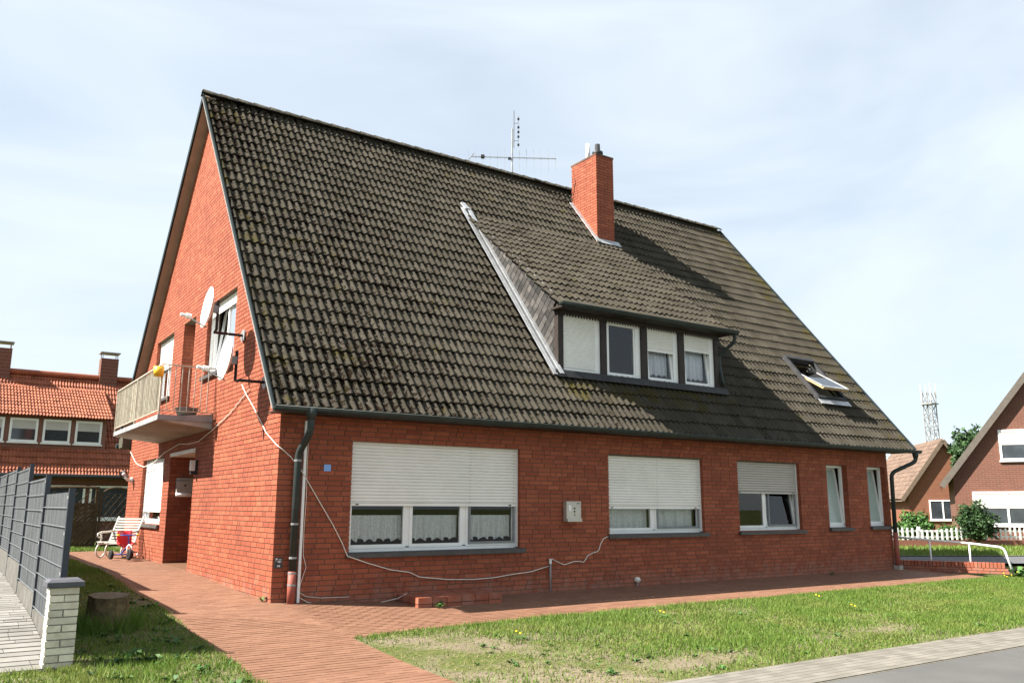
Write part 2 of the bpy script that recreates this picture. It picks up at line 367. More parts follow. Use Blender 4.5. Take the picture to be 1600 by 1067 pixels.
grass('grass', -2.8, .2, lambda x: x*0+13.0, lambda x: x*0+15.4, 9000, .10, lambda x, y: x*0+.9, wid=.012)

DRY = plain('dry_grass', (.24, .20, .10), (.17, .14, .07), 8, .8, .2)
def rosettes(name, n, x0, x1, y0, y1, sz):
    V = []; A = []
    for _ in range(n):
        x, y = random.uniform(x0, x1), random.uniform(y0, y1)
        if x > .16 and y > edge_y(x)-.05: continue
        z = float(gz(x, y)); v = random.random(); s_ = sz*random.uniform(.5, 1.5)
        for k in range(random.randrange(5, 10)):
            a = random.uniform(0, 2*PI); c, q = math.cos(a), math.sin(a); l = s_*random.uniform(.6, 1.2); w_ = l*.26; h = l*random.uniform(.15, .6)
            V += [(x, y, z), (x+c*l*.55-q*w_, y+q*l*.55+c*w_, z+h), (x+c*l, y+q*l, z+h*.8), (x+c*l*.55+q*w_, y+q*l*.55-c*w_, z+h)]; A += [v]*4
    return stuff(link(name, np_mesh(name, V, np.arange(len(V)).reshape(-1, 4), LEAF, A)))
rosettes('ground_cover', 170, .2, 17, -5.9, -2.0, .055); rosettes('ground_cover', 160, -2.8, -1.5, -7, 4, .08)
def thatch(x0, x1, y0, y1, n):
    x = RNG.uniform(x0, x1, n); y = RNG.uniform(y0, y1, n); k = (y < edge_y(x)-.02) | (x < 0); x, y = x[k], y[k]; n = len(x); z = gz(x, y)
    a = RNG.uniform(0, 2*PI, n); l = RNG.uniform(.03, .09, n); h = RNG.uniform(.002, .03, n); c, q = np.cos(a), np.sin(a)
    V = np.stack([np.stack([x-q*.004, y+c*.004, z+.002], -1), np.stack([x+q*.004, y-c*.004, z+.002], -1), np.stack([x+c*l, y+q*l, z+h], -1)], 1).reshape(-1, 3)
    stuff(link('dry_grass', np_mesh('dry_grass', V, np.arange(3*n).reshape(-1, 3), DRY)))
thatch(.16, 18, -6.05, -1.9, 30000); thatch(-2.85, -1.45, -7, 8, 15000)

# ------------------------------------------------------------------ paving
def face_px(c, a, b):        # projected size of a parallelogram centred at c with half edges a, b
    c = Vector(c); d = (c-CAMP); z = d.dot(fw)
    if z < .5: return 0
    n = Vector(a).cross(Vector(b)); u, v = d.dot(rt)/z, d.dot(up)/z
    if abs(u) > .63 or abs(v) > .42: return 0
    return abs(n.dot(d))/z**3
UNITV = ((-.5,-.5,-.5),(.5,-.5,-.5),(.5,.5,-.5),(-.5,.5,-.5),(-.5,-.5,.5),(.5,-.5,.5),(.5,.5,.5),(-.5,.5,.5))
UNITF = ((4,5,6,7),(0,1,5,4),(1,2,6,5),(2,3,7,6),(3,0,4,7),(3,2,1,0))
def unit_meshes(name, m, k=8):
    out = []
    for i in range(k):
        b = MB(); [b.P(p, (i+.5)/k) for p in UNITV]; b.f = [list(f) for f in UNITF]; out.append(b.mesh(name, m))
    return out
def pieces(name, plural, L, m, parent, limit=300):
    """L: list of (centre, ex, ey, ez full edge vectors, value, size on view); the largest as objects, the rest one mesh"""
    L.sort(key=lambda q: -q[5]); um = unit_meshes(name, m)
    for c, ex, ey, ez, v, _ in L[:limit]:
        o = link(name, um[min(7, int(v*8))], parent); M = Matrix.Identity(4)
        for i in range(3): M[i][0], M[i][1], M[i][2], M[i][3] = ex[i], ey[i], ez[i], c[i]
        o.matrix_local = M
    rest = L[limit:]
    if rest:
        C = np.array([r[0] for r in rest]); E = np.array([[r[1], r[2], r[3]] for r in rest]); U = np.array(UNITV)
        V = C[:, None, :] + np.einsum('ui,nij->nuj', U, E)
        F = (np.array(UNITF)[None] + 8*np.arange(len(rest))[:, None, None]).reshape(-1, 4)
        stuff(link(plural, np_mesh(plural, V.reshape(-1, 3), F, m, np.repeat([r[4] for r in rest], 8)), parent))
def pave(base, regions, m, L=.20, W=.10, J=.0045, hgt=.05, limit=300, name='paver', plural='pavers', jit=.0012):
    out = []
    for (x0, x1, y0, y1) in regions:
        row = 0; y = y0
        while y < y1-.01:
            x = x0 - (L/2 if row % 2 else 0)
            while x < x1-.01:
                a, b = max(x, x0), min(x+L-J, x1)
                if b-a > .03:
                    cx, cy = (a+b)/2, y+W/2; e = edge_y(cx) if base.name.startswith('front') else -1e9
                    if cy-W*.5 > e-.02:
                        g = lambda X, Y: float(gz(X, Y))
                        dzx = (g(cx+.1, cy)-g(cx-.1, cy))/.2; dzy = (g(cx, cy+.1)-g(cx, cy-.1))/.2
                        ex = Vector((1, 0, dzx))*(b-a); ey = Vector((0, 1, dzy))*(W-J); ez = Vector((0, 0, hgt))
                        c = Vector((cx, cy, g(cx, cy)-hgt/2+random.uniform(-jit, jit)))
                        out.append((c, ex, ey, ez, random.random(), face_px(c, ex/2, ey/2)))
                x += L
            y += W; row += 1
    pieces(name, plural, out, m, base, limit)
path = struct(sheet('path', [-1.45, -1, -.5, 0.0, .15], ar(-6.0, 0, .5), PJOINT, -.0045))
path2 = struct(sheet('path', [-1.45, -1, -.5, 0.02], ar(0, 13.0, .5), PJOINT, -.0045)); path2.parent = path
pave(path, [(-1.45, .15, -6.0, 0), (-1.45, .0, 0, 13.0)], PAVE)
xs = ar(.15, 16.2, .4); V = []; F = []
for i, x in enumerate(xs):
    for j in range(5):
        y = float(edge_y(x))*(1-j/4); V.append((x, y, float(gz(x, y))-.0045))
for i in range(len(xs)-1):
    for j in range(4): F.append((i*5+j, (i+1)*5+j, (i+1)*5+j+1, i*5+j+1))
fpath = struct(link('front_path', np_mesh('front_path', V, F, PJOINT)))
pave(fpath, [(.15, 16.2, -2.65, 0)], PAVE, jit=.001)
# neighbour's grey drive beyond the fence
drive = struct(sheet('driveway', [-7.0, -5, -4, -2.96], ar(-2.75, 14, .5), GJOINT, -.008))
out = []; y = -2.74
while y < 12:
    x = -5.6 + random.uniform(0, .3); w = random.choice((.16, .20, .24))
    while x < -3.0:
        l = random.choice((.24, .36, .48)); b = min(x+l, -2.985)
        if b-x > .05:
            cx, cy = (x+b)/2, y+w/2; c = Vector((cx, cy, float(gz(cx, cy))-.025)); sl_ = float(gz(cx, cy+.1)-gz(cx, cy-.1))/.2
            ex = Vector((b-x-.008, 0, 0)); ey = Vector((0, 1, sl_))*(w-.008); out.append((c, ex, ey, Vector((0, 0, .05)), random.random(), face_px(c, ex/2, ey/2)))
        x += l
    y += w
pieces('paver', 'pavers', out, GPAVE, drive)
# road with its paved gutter strip
road = struct(sheet('road', [-60, -30]+ar(-12, 24, 1.0)+[40, 80], [-30, -20, -14, -12, -10, -8, -6.8], ASPHALT, -.006))
gut = struct(sheet('road_gutter', [-40, -20]+ar(-12, 24, 1.0)+[40], [-6.83, -6.4, -6.0], BJOINT, -.004))
out = []
for r_ in range(8):
    y = -6.81+r_*.10; x = -3+(.1 if r_ % 2 else 0)
    while x < 18:
        cx, cy = x+.1, y+.05; c = Vector((cx, cy, float(gz(cx, cy))-.02)); ex = Vector((.194, 0, 0)); ey = Vector((0, .094, 0))
        out.append((c, ex, ey, Vector((0, 0, .05)), random.random(), face_px(c, ex/2, ey/2))); x += .2
pieces('paver', 'pavers', out, BPAVE, gut)
print('ground ok')

# ------------------------------------------------------------------ THE HOUSE
LEN, WID = 15.46, 11.75
EY, EZ, RY, RZ = -.39, 2.80, 5.65, 10.23; XO = -.23; XR = 16.13
MF = (RZ-EZ)/(RY-EY); MR = 1.05; REY = 12.35
froof = lambda y: EZ+MF*(y-EY)
rroof = lambda y: RZ-MR*(y-RY)
house = thing('brick_house', 'large red brick house with steep dark tiled roof and shed dormer', 'house')
CH, CL, CJ = .077, .252, .012; Z0 = .05-4*CH
# openings: u0,u1,z0,z1,reveal depth
FO = [(1.17, 4.34, .66, 2.365, .16), (6.37, 8.91, .86, 2.335, .16), (9.96, 12.02, .875, 2.34, .16), (13.01, 13.80, .915, 2.35, .16), (14.60, 15.37, .93, 2.355, .16)]
GO = [(2.77, 4.74, 3.85, 5.285, .16), (5.73, 6.75, 2.98, 5.28, .40), (7.72, 9.47, 3.80, 5.28, .16), (4.95, 7.06, .10, 2.43, 1.3), (7.68, 9.98, .95, 2.43, .16)]
Tfront = lambda u, w, z: (u, w, z)
Tgable = lambda u, w, z: (w, u, z)
def gable_lim(z):
    a = max(0., EY+(z+.13-EZ)/MF) if z > 2.6 else 0.
    b = min(WID, RY+(RZ-.13-z)/MR) if z > 3.0 else WID
    return a, b
# wall bodies (mortar surface) with holes
wall = MB()
def body(T, u0, u1, z0, z1, opens, lim=None, off=.008):
    us = sorted({u0, u1}|{o[0]-.008 for o in opens}|{o[1]+.008 for o in opens}); zs = sorted({z0, z1}|{o[2]-.008 for o in opens}|{o[3]+.008 for o in opens})
    if lim: zs = sorted(set(zs)|{z for z in np.arange(2.6, z1, .25)})
    wall.T = T
    for a, b in zip(us, us[1:]):
        for c, d in zip(zs, zs[1:]):
            um, zm = (a+b)/2, (c+d)/2
            if any(o[0]-.008 < um < o[1]+.008 and o[2]-.008 < zm < o[3]+.008 for o in opens): continue
            if lim:
                (la, lb), (ma, mb) = lim(c), lim(d)
                pa, pb, pc, pd = max(a, la), min(b, lb), min(b, mb), max(a, ma)
                if pb <= pa and pc <= pd: continue
                if pb < pa: pa = pb = max(a, min(b, pa))
                if pc < pd: pc = pd = (pc+pd)/2
                wall.poly(((pa, off, c), (pb, off, c), (pc, off, d), (pd, off, d)))
            else: wall.poly(((a, off, c), (b, off, c), (b, off, d), (a, off, d)))
    for o in opens:
        a, b, c, d, e = o[0]-.008, o[1]+.008, o[2]-.008, o[3]+.008, o[4]+.1
        for q in (((a, off, c), (a, e, c), (a, e, d), (a, off, d)), ((b, off, c), (b, e, c), (b, e, d), (b, off, d)), ((a, off, d), (b, off, d), (b, e, d), (a, e, d)), ((a, off, c), (b, off, c), (b, e, c), (a, e, c))): wall.poly(q)
body(Tfront, .008, LEN-.008, -.5, 2.85, FO)
body(Tgable, .008, WID, -.5, RZ-.14, GO, gable_lim)
wall.T = None
wall.poly(((LEN-.008, .008, -.5), (LEN-.008, WID, -.5), (LEN-.008, WID, rroof(WID)-.1), (LEN-.008, RY, RZ-.12), (LEN-.008, .008, froof(0)-.1)))
wall.poly(((0, WID, -.5), (LEN, WID, -.5), (LEN, WID, rroof(WID)-.1), (0, WID, rroof(WID)-.1)))
wall.poly(((.01, .02, 2.62), (LEN-.01, .02, 2.62), (LEN-.01, WID-.02, 2.62), (.01, WID-.02, 2.62)))
wallo = wall.build('wall', MORTAR, house)
BR = []
def addbrick(T, u0, u1, w0, w1, z0, z1):
    p = Vector(T((u0+u1)/2, (w0+w1)/2, (z0+z1)/2)); o = Vector(T(0, 0, 0))
    ex = Vector(T(u1-u0, 0, 0))-o; ey = Vector(T(0, w1-w0, 0))-o; ez = Vector((0, 0, z1-z0))
    f = p-ey/2; v = min(.999, max(0, random.gauss(.52, .24) if random.random() > .12 else random.uniform(0, .25)))
    BR.append((p, ex, ey, ez, v, face_px(f, ex/2, ez/2)))
def courses(T, u0, u1, z1, opens, lim=None, corner=0):
    k = 0
    while Z0+k*CH < z1:
        za, zb = Z0+k*CH, Z0+(k+1)*CH-CJ; zm = (za+zb)/2
        a, b = (lim(zb) if lim else (u0, u1)); a = max(a, u0)
        if a <= u0+.001 and (k+corner) % 2: a = u0+.031
        iv = [(a, b)]
        for o in opens:
            if o[2]-.02 < zm < o[3]+.02:
                nv = []
                for (p, q) in iv:
                    if o[0] > p: nv.append((p, min(q, o[0])))
                    if o[1] < q: nv.append((max(p, o[1]), q))
                iv = nv
        set_back = .005 if zb < .06 else random.uniform(-.001, .001)
        for (p, q) in iv:
            u = p - random.choice((0, 0, .13, .07, .19))
            while u < q-.005:
                l = CL if random.random() > .16 else .12
                s, e = max(u, p), min(u+l, q)
                if q-e < .04: e = q
                if e-s > .02: addbrick(T, s, e, set_back+random.uniform(-.0012, .0012), .03, za, zb)
                u = (e if e == q else u+l)+CJ
        for o in opens:                                   # brick returns in the reveals
            if o[2]-.02 < zm < o[3]+.02:
                for e0, e1 in ((o[0]-.03, o[0]), (o[1], o[1]+.03)):
                    w = .0315; first = random.choice((.11, .24)) if o[4] > .2 else .2
                    while w < o[4]-.01:
                        w2 = min(w+first, o[4]); addbrick(T, e0, e1, w, w2, za, zb); w = w2+CJ; first = CL if random.random() > .2 else .12
        k += 1
courses(Tfront, 0, LEN, 2.80, FO, None, 0)
courses(Tgable, 0, WID, RZ-.2, GO, gable_lim, 1)
pieces('brick', 'bricks', BR, BRICK, wallo)
# lintels over openings
for T_, OO in ((Tfront, FO), (Tgable, GO[:3]+GO[4:])):
    for o in OO: MB(T_).box(o[0], .009, o[3], o[1], o[4], o[3]+.02).build('lintel_soffit', MORTAR, house)
MB(Tgable).box(4.93, -.012, 2.395, 7.08, 1.3, 2.47).build('porch_ceiling', PLASTER, house)
MB(Tgable).box(4.95, 1.25, .1, 7.06, 1.3, 2.4).box(5.4, 1.2, .12, 6.5, 1.26, 2.2).build('front_door', TIMBER, house)
MB(Tgable).box(4.95, .0, .0, 7.06, 1.3, .165).build('porch_step', PJOINT, house)
MB().box(.012, .0125, -.4, .3, .03, -.0).build('plinth', CONC, house)
print('bricks', len(BR))

# roof ------------------------------------------------------------
NSEG = 12
def hump(q): q = (q % 1)-.5; return math.cos(PI*q/.80)**2 if abs(q) < .40 else 0
HP = [.044*hump(2*i/NSEG)-.021 for i in range(NSEG+1)]
def tile_verts(w, l):
    """local (x along the eave, y up the slope, z out): butt bottom, butt top, upper end"""
    lo = [(w*1.02*i/NSEG, 0, HP[i]-.024) for i in range(NSEG+1)]; a = [(w*1.02*i/NSEG, 0, HP[i]) for i in range(NSEG+1)]
    b = [(w*1.02*i/NSEG, l+.05, HP[i]-.040) for i in range(NSEG+1)]; return lo+a+a+b
def tile_faces():
    n = NSEG+1; return [(i, i+1, n+i+1, n+i) for i in range(NSEG)]+[(2*n+i, 2*n+i+1, 3*n+i+1, 3*n+i) for i in range(NSEG)]
def tile_field(origin, ux, us, un, width, length, w, l, keep):
    """returns a list of (matrix columns, value, view size)"""
    out = []; nc = round(width/w); nr = math.ceil(length/l-.02); w = width/nc
    for j in range(nr):
        for i in range(nc):
            p = origin + ux*(i*w) + us*(j*l); c = p + ux*w/2 + us*l/2
            if not keep(c): continue
            p = p + un*random.uniform(-.005, .006) + us*random.uniform(-.011, .011); tw = random.uniform(-.006, .006)
            out.append((p, ux+un*tw, us+un*random.uniform(-.006, .006), un, min(.99, max(0, random.gauss(.5, .25))), face_px(c, ux*w/2, us*l/2)))
    return out, w
def tiles_build(fields, m, parent, limit):
    for (L, w, l) in fields:
        TH = np.tile((np.array(HP)+.021)/.044, 4); TV = np.array(tile_verts(w, l)); TF = np.array(tile_faces()); L.sort(key=lambda q: -q[5])
        if limit:
            ms = []
            for k in range(8):
                me = np_mesh('tile', TV, TF, m, np.full(len(TV), (k+.5)/8), True, TH); ms.append(me)
            for p, ex, ey, ez, v, _ in L[:limit]:
                o = link('tile', ms[int(v*8)], parent); M = Matrix.Identity(4)
                for i in range(3): M[i][0], M[i][1], M[i][2], M[i][3] = ex[i], ey[i], ez[i], p[i]
                o.matrix_local = M
            L = L[limit:]; limit = 0
        C = np.array([q[0] for q in L]); E = np.array([[q[1], q[2], q[3]] for q in L])
        V = C[:, None]+np.einsum('ui,nij->nuj', TV, E); F = (TF[None]+len(TV)*np.arange(len(L))[:, None, None]).reshape(-1, 4)
        stuff(link('tiles', np_mesh('tiles', V.reshape(-1, 3), F, m, np.repeat([q[4] for q in L], len(TV)), True, np.tile(TH, len(L))), parent))
th = math.atan(MF); FS = Vector((0, math.cos(th), math.sin(th))); FN = Vector((0, -math.sin(th), math.cos(th))); UX = Vector((1, 0, 0))
SLEN = (RZ-EZ)/math.sin(th)
DX0, DX1, DY, DEY, DEZ, DTY = 5.62, 10.10, .56, .25, 5.25, 4.03
SK = (13.66, 14.74, .60, 1.50)
deck = MB()
p0, p1 = Vector((XO+.02, EY, EZ))-FN*.06, Vector((XO+.02, RY, RZ))-FN*.06
def slab(mb, a, b, nrm, th_, x0, x1):
    A, B = Vector(a), Vector(b); n = nrm*th_
    q = [Vector((x, v.y, v.z))-k for v in (A, B) for k in (Vector((0,0,0)), n) for x in (x0, x1)]
    i = [mb.P(v) for v in q]
    for f in ((0,1,5,4), (2,6,7,3), (0,4,6,2), (1,3,7,5), (0,2,3,1), (4,5,7,6)): mb.f.append([i[k] for k in f])
# the front deck leaves out the dormer and the roof window
ya, yb = DY+.05, DTY-.1
for (y0, y1, xa, xb) in ((EY, SK[2], XO+.02, XR-.02), (SK[2], SK[3], XO+.02, DX0), (SK[2], SK[3], DX1, SK[0]), (SK[2], SK[3], SK[1], XR-.02),
                         (SK[3], yb, XO+.02, DX0), (SK[3], yb, DX1, XR-.02), (yb, RY, XO+.02, XR-.02)):
    slab(deck, Vector((0, y0, froof(y0)))-FN*.065, Vector((0, y1, froof(y1)))-FN*.065, FN, .05, xa, xb)
roof = deck.build('roof', DECK, house)
keep = lambda c: not (DX0-.08 < c.x < DX1+.05 and DY+.10 < c.y < DTY-.12) and not (SK[0] < c.x < SK[1]+.1 and SK[2] < c.y < SK[3])
f1, w1 = tile_field(Vector((XO, EY, EZ)), UX, FS, FN, XR-XO, SLEN, .2975, SLEN/28, keep)
MD = (froof(DTY)-DEZ)/(DTY-DEY); td = math.atan(MD); DS = Vector((0, math.cos(td), math.sin(td))); DN = Vector((0, -math.sin(td), math.cos(td)))
DLEN = (DTY-DEY)/math.cos(td)
f2, w2 = tile_field(Vector((5.42, DEY, DEZ)), UX, DS, DN, 4.88, DLEN-.02, .305, DLEN/14, lambda c: True)
tiles_build([(f1, w1, SLEN/28), (f2, w2, DLEN/14)], TILE, roof, 300)
rs = MB(); tr = math.atan(MR); RN = Vector((0, math.sin(tr), math.cos(tr)))
slab(rs, Vector((0, REY, rroof(REY))), Vector((0, RY, RZ)), RN, .07, XO, XR); rs.build('rear_slope', TILE, roof)
sb = MB(); slab(sb, Vector((0, REY-.02, rroof(REY-.02)))-RN*.075, Vector((0, RY, RZ))-RN*.075, RN, .03, XO+.02, .02); sb.build('soffit', SOFFIT, roof)
vb = MB(); slab(vb, Vector((0, REY, rroof(REY)))+RN*.02, Vector((0, RY, RZ))+RN*.02, RN, .13, XO-.02, XO); vb.build('verge_board', VERGE, roof)
vb = MB(); slab(vb, Vector((0, EY-.02, froof(EY-.02)))+FN*.015, Vector((0, RY, RZ))+FN*.015, FN, .06, XO-.02, XO); vb.build('verge_board', VERGE, roof)
vb = MB(); slab(vb, Vector((0, EY, EZ))+FN*.03, Vector((0, RY, RZ))+FN*.03, FN, .15, XR, XR+.02); vb.build('verge_board', VERGE, roof)
ze = MB(); slab(ze, Vector((0, EY-.02, froof(EY-.02)))-FN*.066, Vector((0, RY, RZ))-FN*.066, FN, .012, XO-.024, XO+.0); ze.build('verge_edge', ZINC, roof)
MB().box(XO+.01, REY-.55, 2.86, 0, REY-.02, 3.22).build('eaves_box', plain('olive_board', (.075, .068, .045), (.05, .05, .035), 5), roof)
MB().tube([(XO-.05, REY+.02, 2.92), (LEN, REY+.02, 2.92)], .07).build('rear_gutter', GUTTER, house)
nr = 44; rw = (XR-XO)/nr
for i in range(nr):                                    # ridge caps, each overlapping the next
    b = MB(); x0 = XO+i*rw; prof = [(math.cos(t)*.135, math.sin(t)*.115-.055) for t in np.linspace(0, PI, 9)]
    A = [b.P((x0-.03, RY+c, RZ+s+.045)) for c, s in prof]; B = [b.P((x0+rw, RY+c*.88, RZ+s*.88+.03)) for c, s in prof]
    for k in range(8): b.f.append([A[k], A[k+1], B[k+1], B[k]])
    A2 = [b.P((x0-.03, RY+c*.86, RZ+s*.84+.043)) for c, s in prof]
    for k in range(8): b.f.append([A[k], A2[k], A2[k+1], A[k+1]])
    b.build('ridge_tile', RIDGE, roof, True)
# gutters and pipes
def gutter(x0, x1, y, z, r_, name, parent):
    b = MB(); n = 9; out = [(math.cos(t)*r_, math.sin(t)*r_) for t in np.linspace(PI, 2*PI, n)]
    ring = lambda x, k: [b.P((x, y+c*k, z+s*k)) for c, s in out]
    A, B, C, D = ring(x0, 1), ring(x1, 1), ring(x0, .93), ring(x1, .93)
    for k in range(n-1): b.f.append([A[k], A[k+1], B[k+1], B[k]]); b.f.append([C[k], D[k], D[k+1], C[k+1]])
    b.f.append(A[::-1]); b.f.append(B)
    b.tube([(x0, y-r_, z), (x1, y-r_, z)], .011, 6); return b.build(name, GUTTER, parent, True)
gutter(XO-.03, XR+.05, EY-.075, EZ-.035, .072, 'gutter', house)
MB().box(XO+.03, -.39, 2.70, LEN+.3, -.012, 2.72).build('eaves_board', TIMBER, house)
def bend(pts, k=5):
    P = [Vector(p) for p in pts]; out = [P[0]]
    for a, b, c in zip(P, P[1:], P[2:]):
        d = min((b-a).length, (c-b).length, .24)/2
        s, e = b+(a-b).normalized()*d, b+(c-b).normalized()*d
        out += [s*(1-t)**2+b*2*t*(1-t)+e*t*t for t in np.linspace(0, 1, k)]
    return out+[P[-1]]
dp = MB().tube(bend([(.30, -.465, 2.75), (.30, -.465, 2.42), (.27, -.085, 2.12), (.27, -.085, .40)]), .053, 12)
dp.tube([(.30, -.465, 2.76), (.30, -.465, 2.60)], [.095, .06], 12)
dp = dp.build('downpipe', GUTTER, house, True)
MB().tube([(.27, -.085, .43), (.27, -.085, -.06)], .060, 12).build('lower_pipe', REDPIPE, dp, True)
cb = MB()
for z in (2.02, 1.1, .62, .405, .24): cb.tube([(.27, -.085, z-.014), (.27, -.085, z+.014)], .063 if z < .43 else .057, 12)
cb.build('pipe_collar', GALV, dp)
dp2 = MB().tube(bend([(15.98, -.465, 2.72), (15.98, -.465, 2.50), (15.48, -.09, 2.22), (15.44, -.09, .75)]), .05, 12).tube([(15.98, -.465, 2.74), (15.98, -.465, 2.58)], [.085, .055], 12).build('downpipe', GUTTER, house, True)
MB().tube([(15.44, -.09, .78), (15.44, -.09, -.1)], .06, 12).build('lower_pipe', REDPIPE, dp2, True)
MB().box(15.38, -.17, -.15, 15.52, -.01, .0).build('gully', CONC, dp2)
MB().box(.375, -.045, -.04, .415, -.004, 2.62).build('cable_duct', PVC, house)

# windows -----------------------------------------------------------
def shutter(T, u0, u1, z0, z1, w, m, parent, pitch=.052):
    b = MB(T); z = z1
    while z > z0+.045:
        za = max(z-pitch, z0+.04)
        pr = [(w+.016, z), (w-.002, z-.007), (w-.006, (z+za)/2), (w-.002, za+.009), (w+.016, za)]
        A = [b.P((u0, y, q)) for y, q in pr]; B = [b.P((u1, y, q)) for y, q in pr]
        for k in range(4): b.f.append([A[k], B[k], B[k+1], A[k+1]])
        z = za
    b.box(u0, w-.007, z0, u1, w+.008, z0+.042); o = b.build('roller_shutter', m, parent)
    if u1-u0 > 1.5:
        s = MB(T)
        for u in (u0+.1, u1-.16): s.box(u, w-.016, z0+.014, u+.05, w-.007, z0+.03)
        s.build('shutter_stop', BLACKM, o)
    return o
def sash(T, parent, u0, u1, z0, z1, w, m=PVC, fr=.055, glass=GLASS, tilt=0):
    Tt = T
    if tilt: Tt = lambda u, ww, z: T(u, ww+(z-z0)*math.sin(tilt), z0+(z-z0)*math.cos(tilt))
    b = MB(Tt); b.box(u0, w, z0, u1, w+.05, z0+fr).box(u0, w, z1-fr, u1, w+.05, z1).box(u0, w, z0+fr, u0+fr, w+.05, z1-fr).box(u1-fr, w, z0+fr, u1, w+.05, z1-fr)
    s = b.build('sash', m, parent)
    MB(Tt).poly(((u0+fr, w+.022, z0+fr), (u1-fr, w+.022, z0+fr), (u1-fr, w+.022, z1-fr), (u0+fr, w+.022, z1-fr))).build('pane', glass, parent)
    return s
def curtain(T, parent, u0, u1, z0, z1, w, fold=.11, scallop=.10, m=LACE):
    b = MB(T); n = int((u1-u0)/.018); nz = 6; G = []
    for i in range(n+1):
        u = u0+(u1-u0)*i/n; zb = z0+(.06*abs(math.sin(PI*(u-u0)/scallop/1.6)) if scallop else 0)
        G.append([b.P((u, w+.034*math.sin(2*PI*u/fold+.8*math.sin(u*5))*(.4+.6*j/nz)+.01*math.sin(u*23), z1+(zb-z1)*j/nz)) for j in range(nz+1)])
    for i in range(n):
        for j in range(nz): b.f.append([G[i][j], G[i+1][j], G[i+1][j+1], G[i][j+1]])
    return b.build('curtain', m, parent, True)
def window(T, o, splits, sh=None, shm=SHUT, tilts=(), screens=(), sillx=(.05, .08), sill=True, glass=GLASS, label=None, cur=None, w=.10):
    u0, u1, z0, z1, dep = o; b = MB(T); f = .055; w0 = w+.045
    b.box(u0, w0, z0, u1, w0+.06, z0+f+.02).box(u0, w0, z1-f, u1, w0+.06, z1).box(u0, w0, z0+f, u0+f, w0+.06, z1-f).box(u1-f, w0, z0+f, u1, w0+.06, z1-f)
    ed = [u0]+list(splits)+[u1]
    for s in splits: b.box(s-.04, w0, z0+f, s+.04, w0+.06, z1-f)
    win = b.build('window', PVC, house)
    if label: win['label'] = label
    for k, (a, c) in enumerate(zip(ed, ed[1:])):
        aa, cc = a+(.025 if k == 0 else .03), c-(.025 if k == len(ed)-2 else .03)
        sash(T, win, aa, cc, z0+.055, z1-.03, w0-.012 if k not in tilts else w0+.01, tilt=R(7) if k in tilts else 0, glass=glass)
        if k in screens:
            q = MB(T); a2, c2, zz, zt = aa+.05, cc-.02, z0+.09, z1-.04
            q.box(a2, w0-.035, zz, c2, w0-.013, zz+.035).box(a2, w0-.035, zz+.035, a2+.035, w0-.013, zt).box(c2-.035, w0-.035, zz+.035, c2, w0-.013, zt)
            q.build('insect_screen', SCREEN, win)
        if cur and cur[k]: curtain(T, win, aa+.03, cc-.03, *cur[k])
    if sh is not None:
        shutter(T, u0+.022, u1-.022, sh, z1, w, shm, win)
        g = MB(T); g.box(u0, w-.02, z0+.02, u0+.022, w+.045, z1).box(u1-.022, w-.02, z0+.02, u1, w+.045, z1); g.build('guide_rail', PVC, win)
    if sill:
        q = MB(T); q.box(u0-sillx[0], -.065, z0-.075, u1+sillx[1], .03, z0-.012).box(u0-sillx[0]+.004, -.05, z0-.014, u1+sillx[1]-.004, .02, z0-.004).box(u0+.002, .02, z0-.05, u1-.002, .16, z0+.004)
        q.build('sill', SILL, win)
    rb = MB(T); rb.poly(((u0-.3, dep+1.6, z0-.5), (u1+.3, dep+1.6, z0-.5), (u1+.3, dep+1.6, z1+.3), (u0-.3, dep+1.6, z1+.3)))
    rb.build('room_dark_sheet', ROOMDARK, win)  # flat dark sheet stands in for the shade behind the glass
    return win
t3 = (FO[0][1]-FO[0][0])/3
window(Tfront, FO[0], (FO[0][0]+t3, FO[0][0]+2*t3), 1.365, screens=(2,), cur=[(.80, 1.22, .26)]*3, label='three-light white window half covered by a long roller shutter')
window(Tfront, FO[1], (7.62,), 1.33, screens=(1,), cur=[(.90, 1.40, .28, .14, 0)]*2)
window(Tfront, FO[2], (10.95,), 1.66, SHUTG, tilts=(1,), screens=(1,))
for o in FO[3:]: window(Tfront, o, (), None, tilts=(0,), glass=FROST, sillx=(.03, .06))
window(Tgable, GO[0], (3.75,), 5.06, tilts=(1,))
window(Tgable, GO[1], (), 4.4, sill=False, w=.33)
window(Tgable, GO[2], (8.6,), 4.55, SHUTW)
window(Tgable, GO[4], (), 1.22, SHUTW)

# dormer --------------------------------------------------------------
dm = MB(); zs_, zt_ = 3.93, 5.13
dm.poly(((DX0+.06, DY+.02, 3.7), (DX1-.0, DY+.02, 3.7), (DX1, DY+.02, zs_), (DX0+.06, DY+.02, zs_)))
dm.poly(((DX0+.06, DY+.02, zt_), (DX1, DY+.02, zt_), (DX1, DY+.02, 5.45), (DX0+.06, DY+.02, 5.45)))
droof = lambda y: DEZ+MD*(y-DEY)
for x in (DX0+.02, DX1-.02): dm.poly(((x, DY, froof(DY)-.1), (x, DY, droof(DY)-.06), (x, DTY, froof(DTY)-.06), (x, DTY, froof(DTY)-.2)))
dormer = dm.build('dormer', TIMBER, house)
for a, b in ((5.60, 5.73), (6.69, 6.84), (7.79, 7.96), (8.88, 9.05), (10.0, 10.13)):
    MB().box(a, DY-.03, 3.86, b, DY+.1, 5.22).build('post', TIMBER, dormer)
dw = [(5.73, 6.69), (6.84, 7.79), (7.96, 8.88), (9.05, 10.0)]
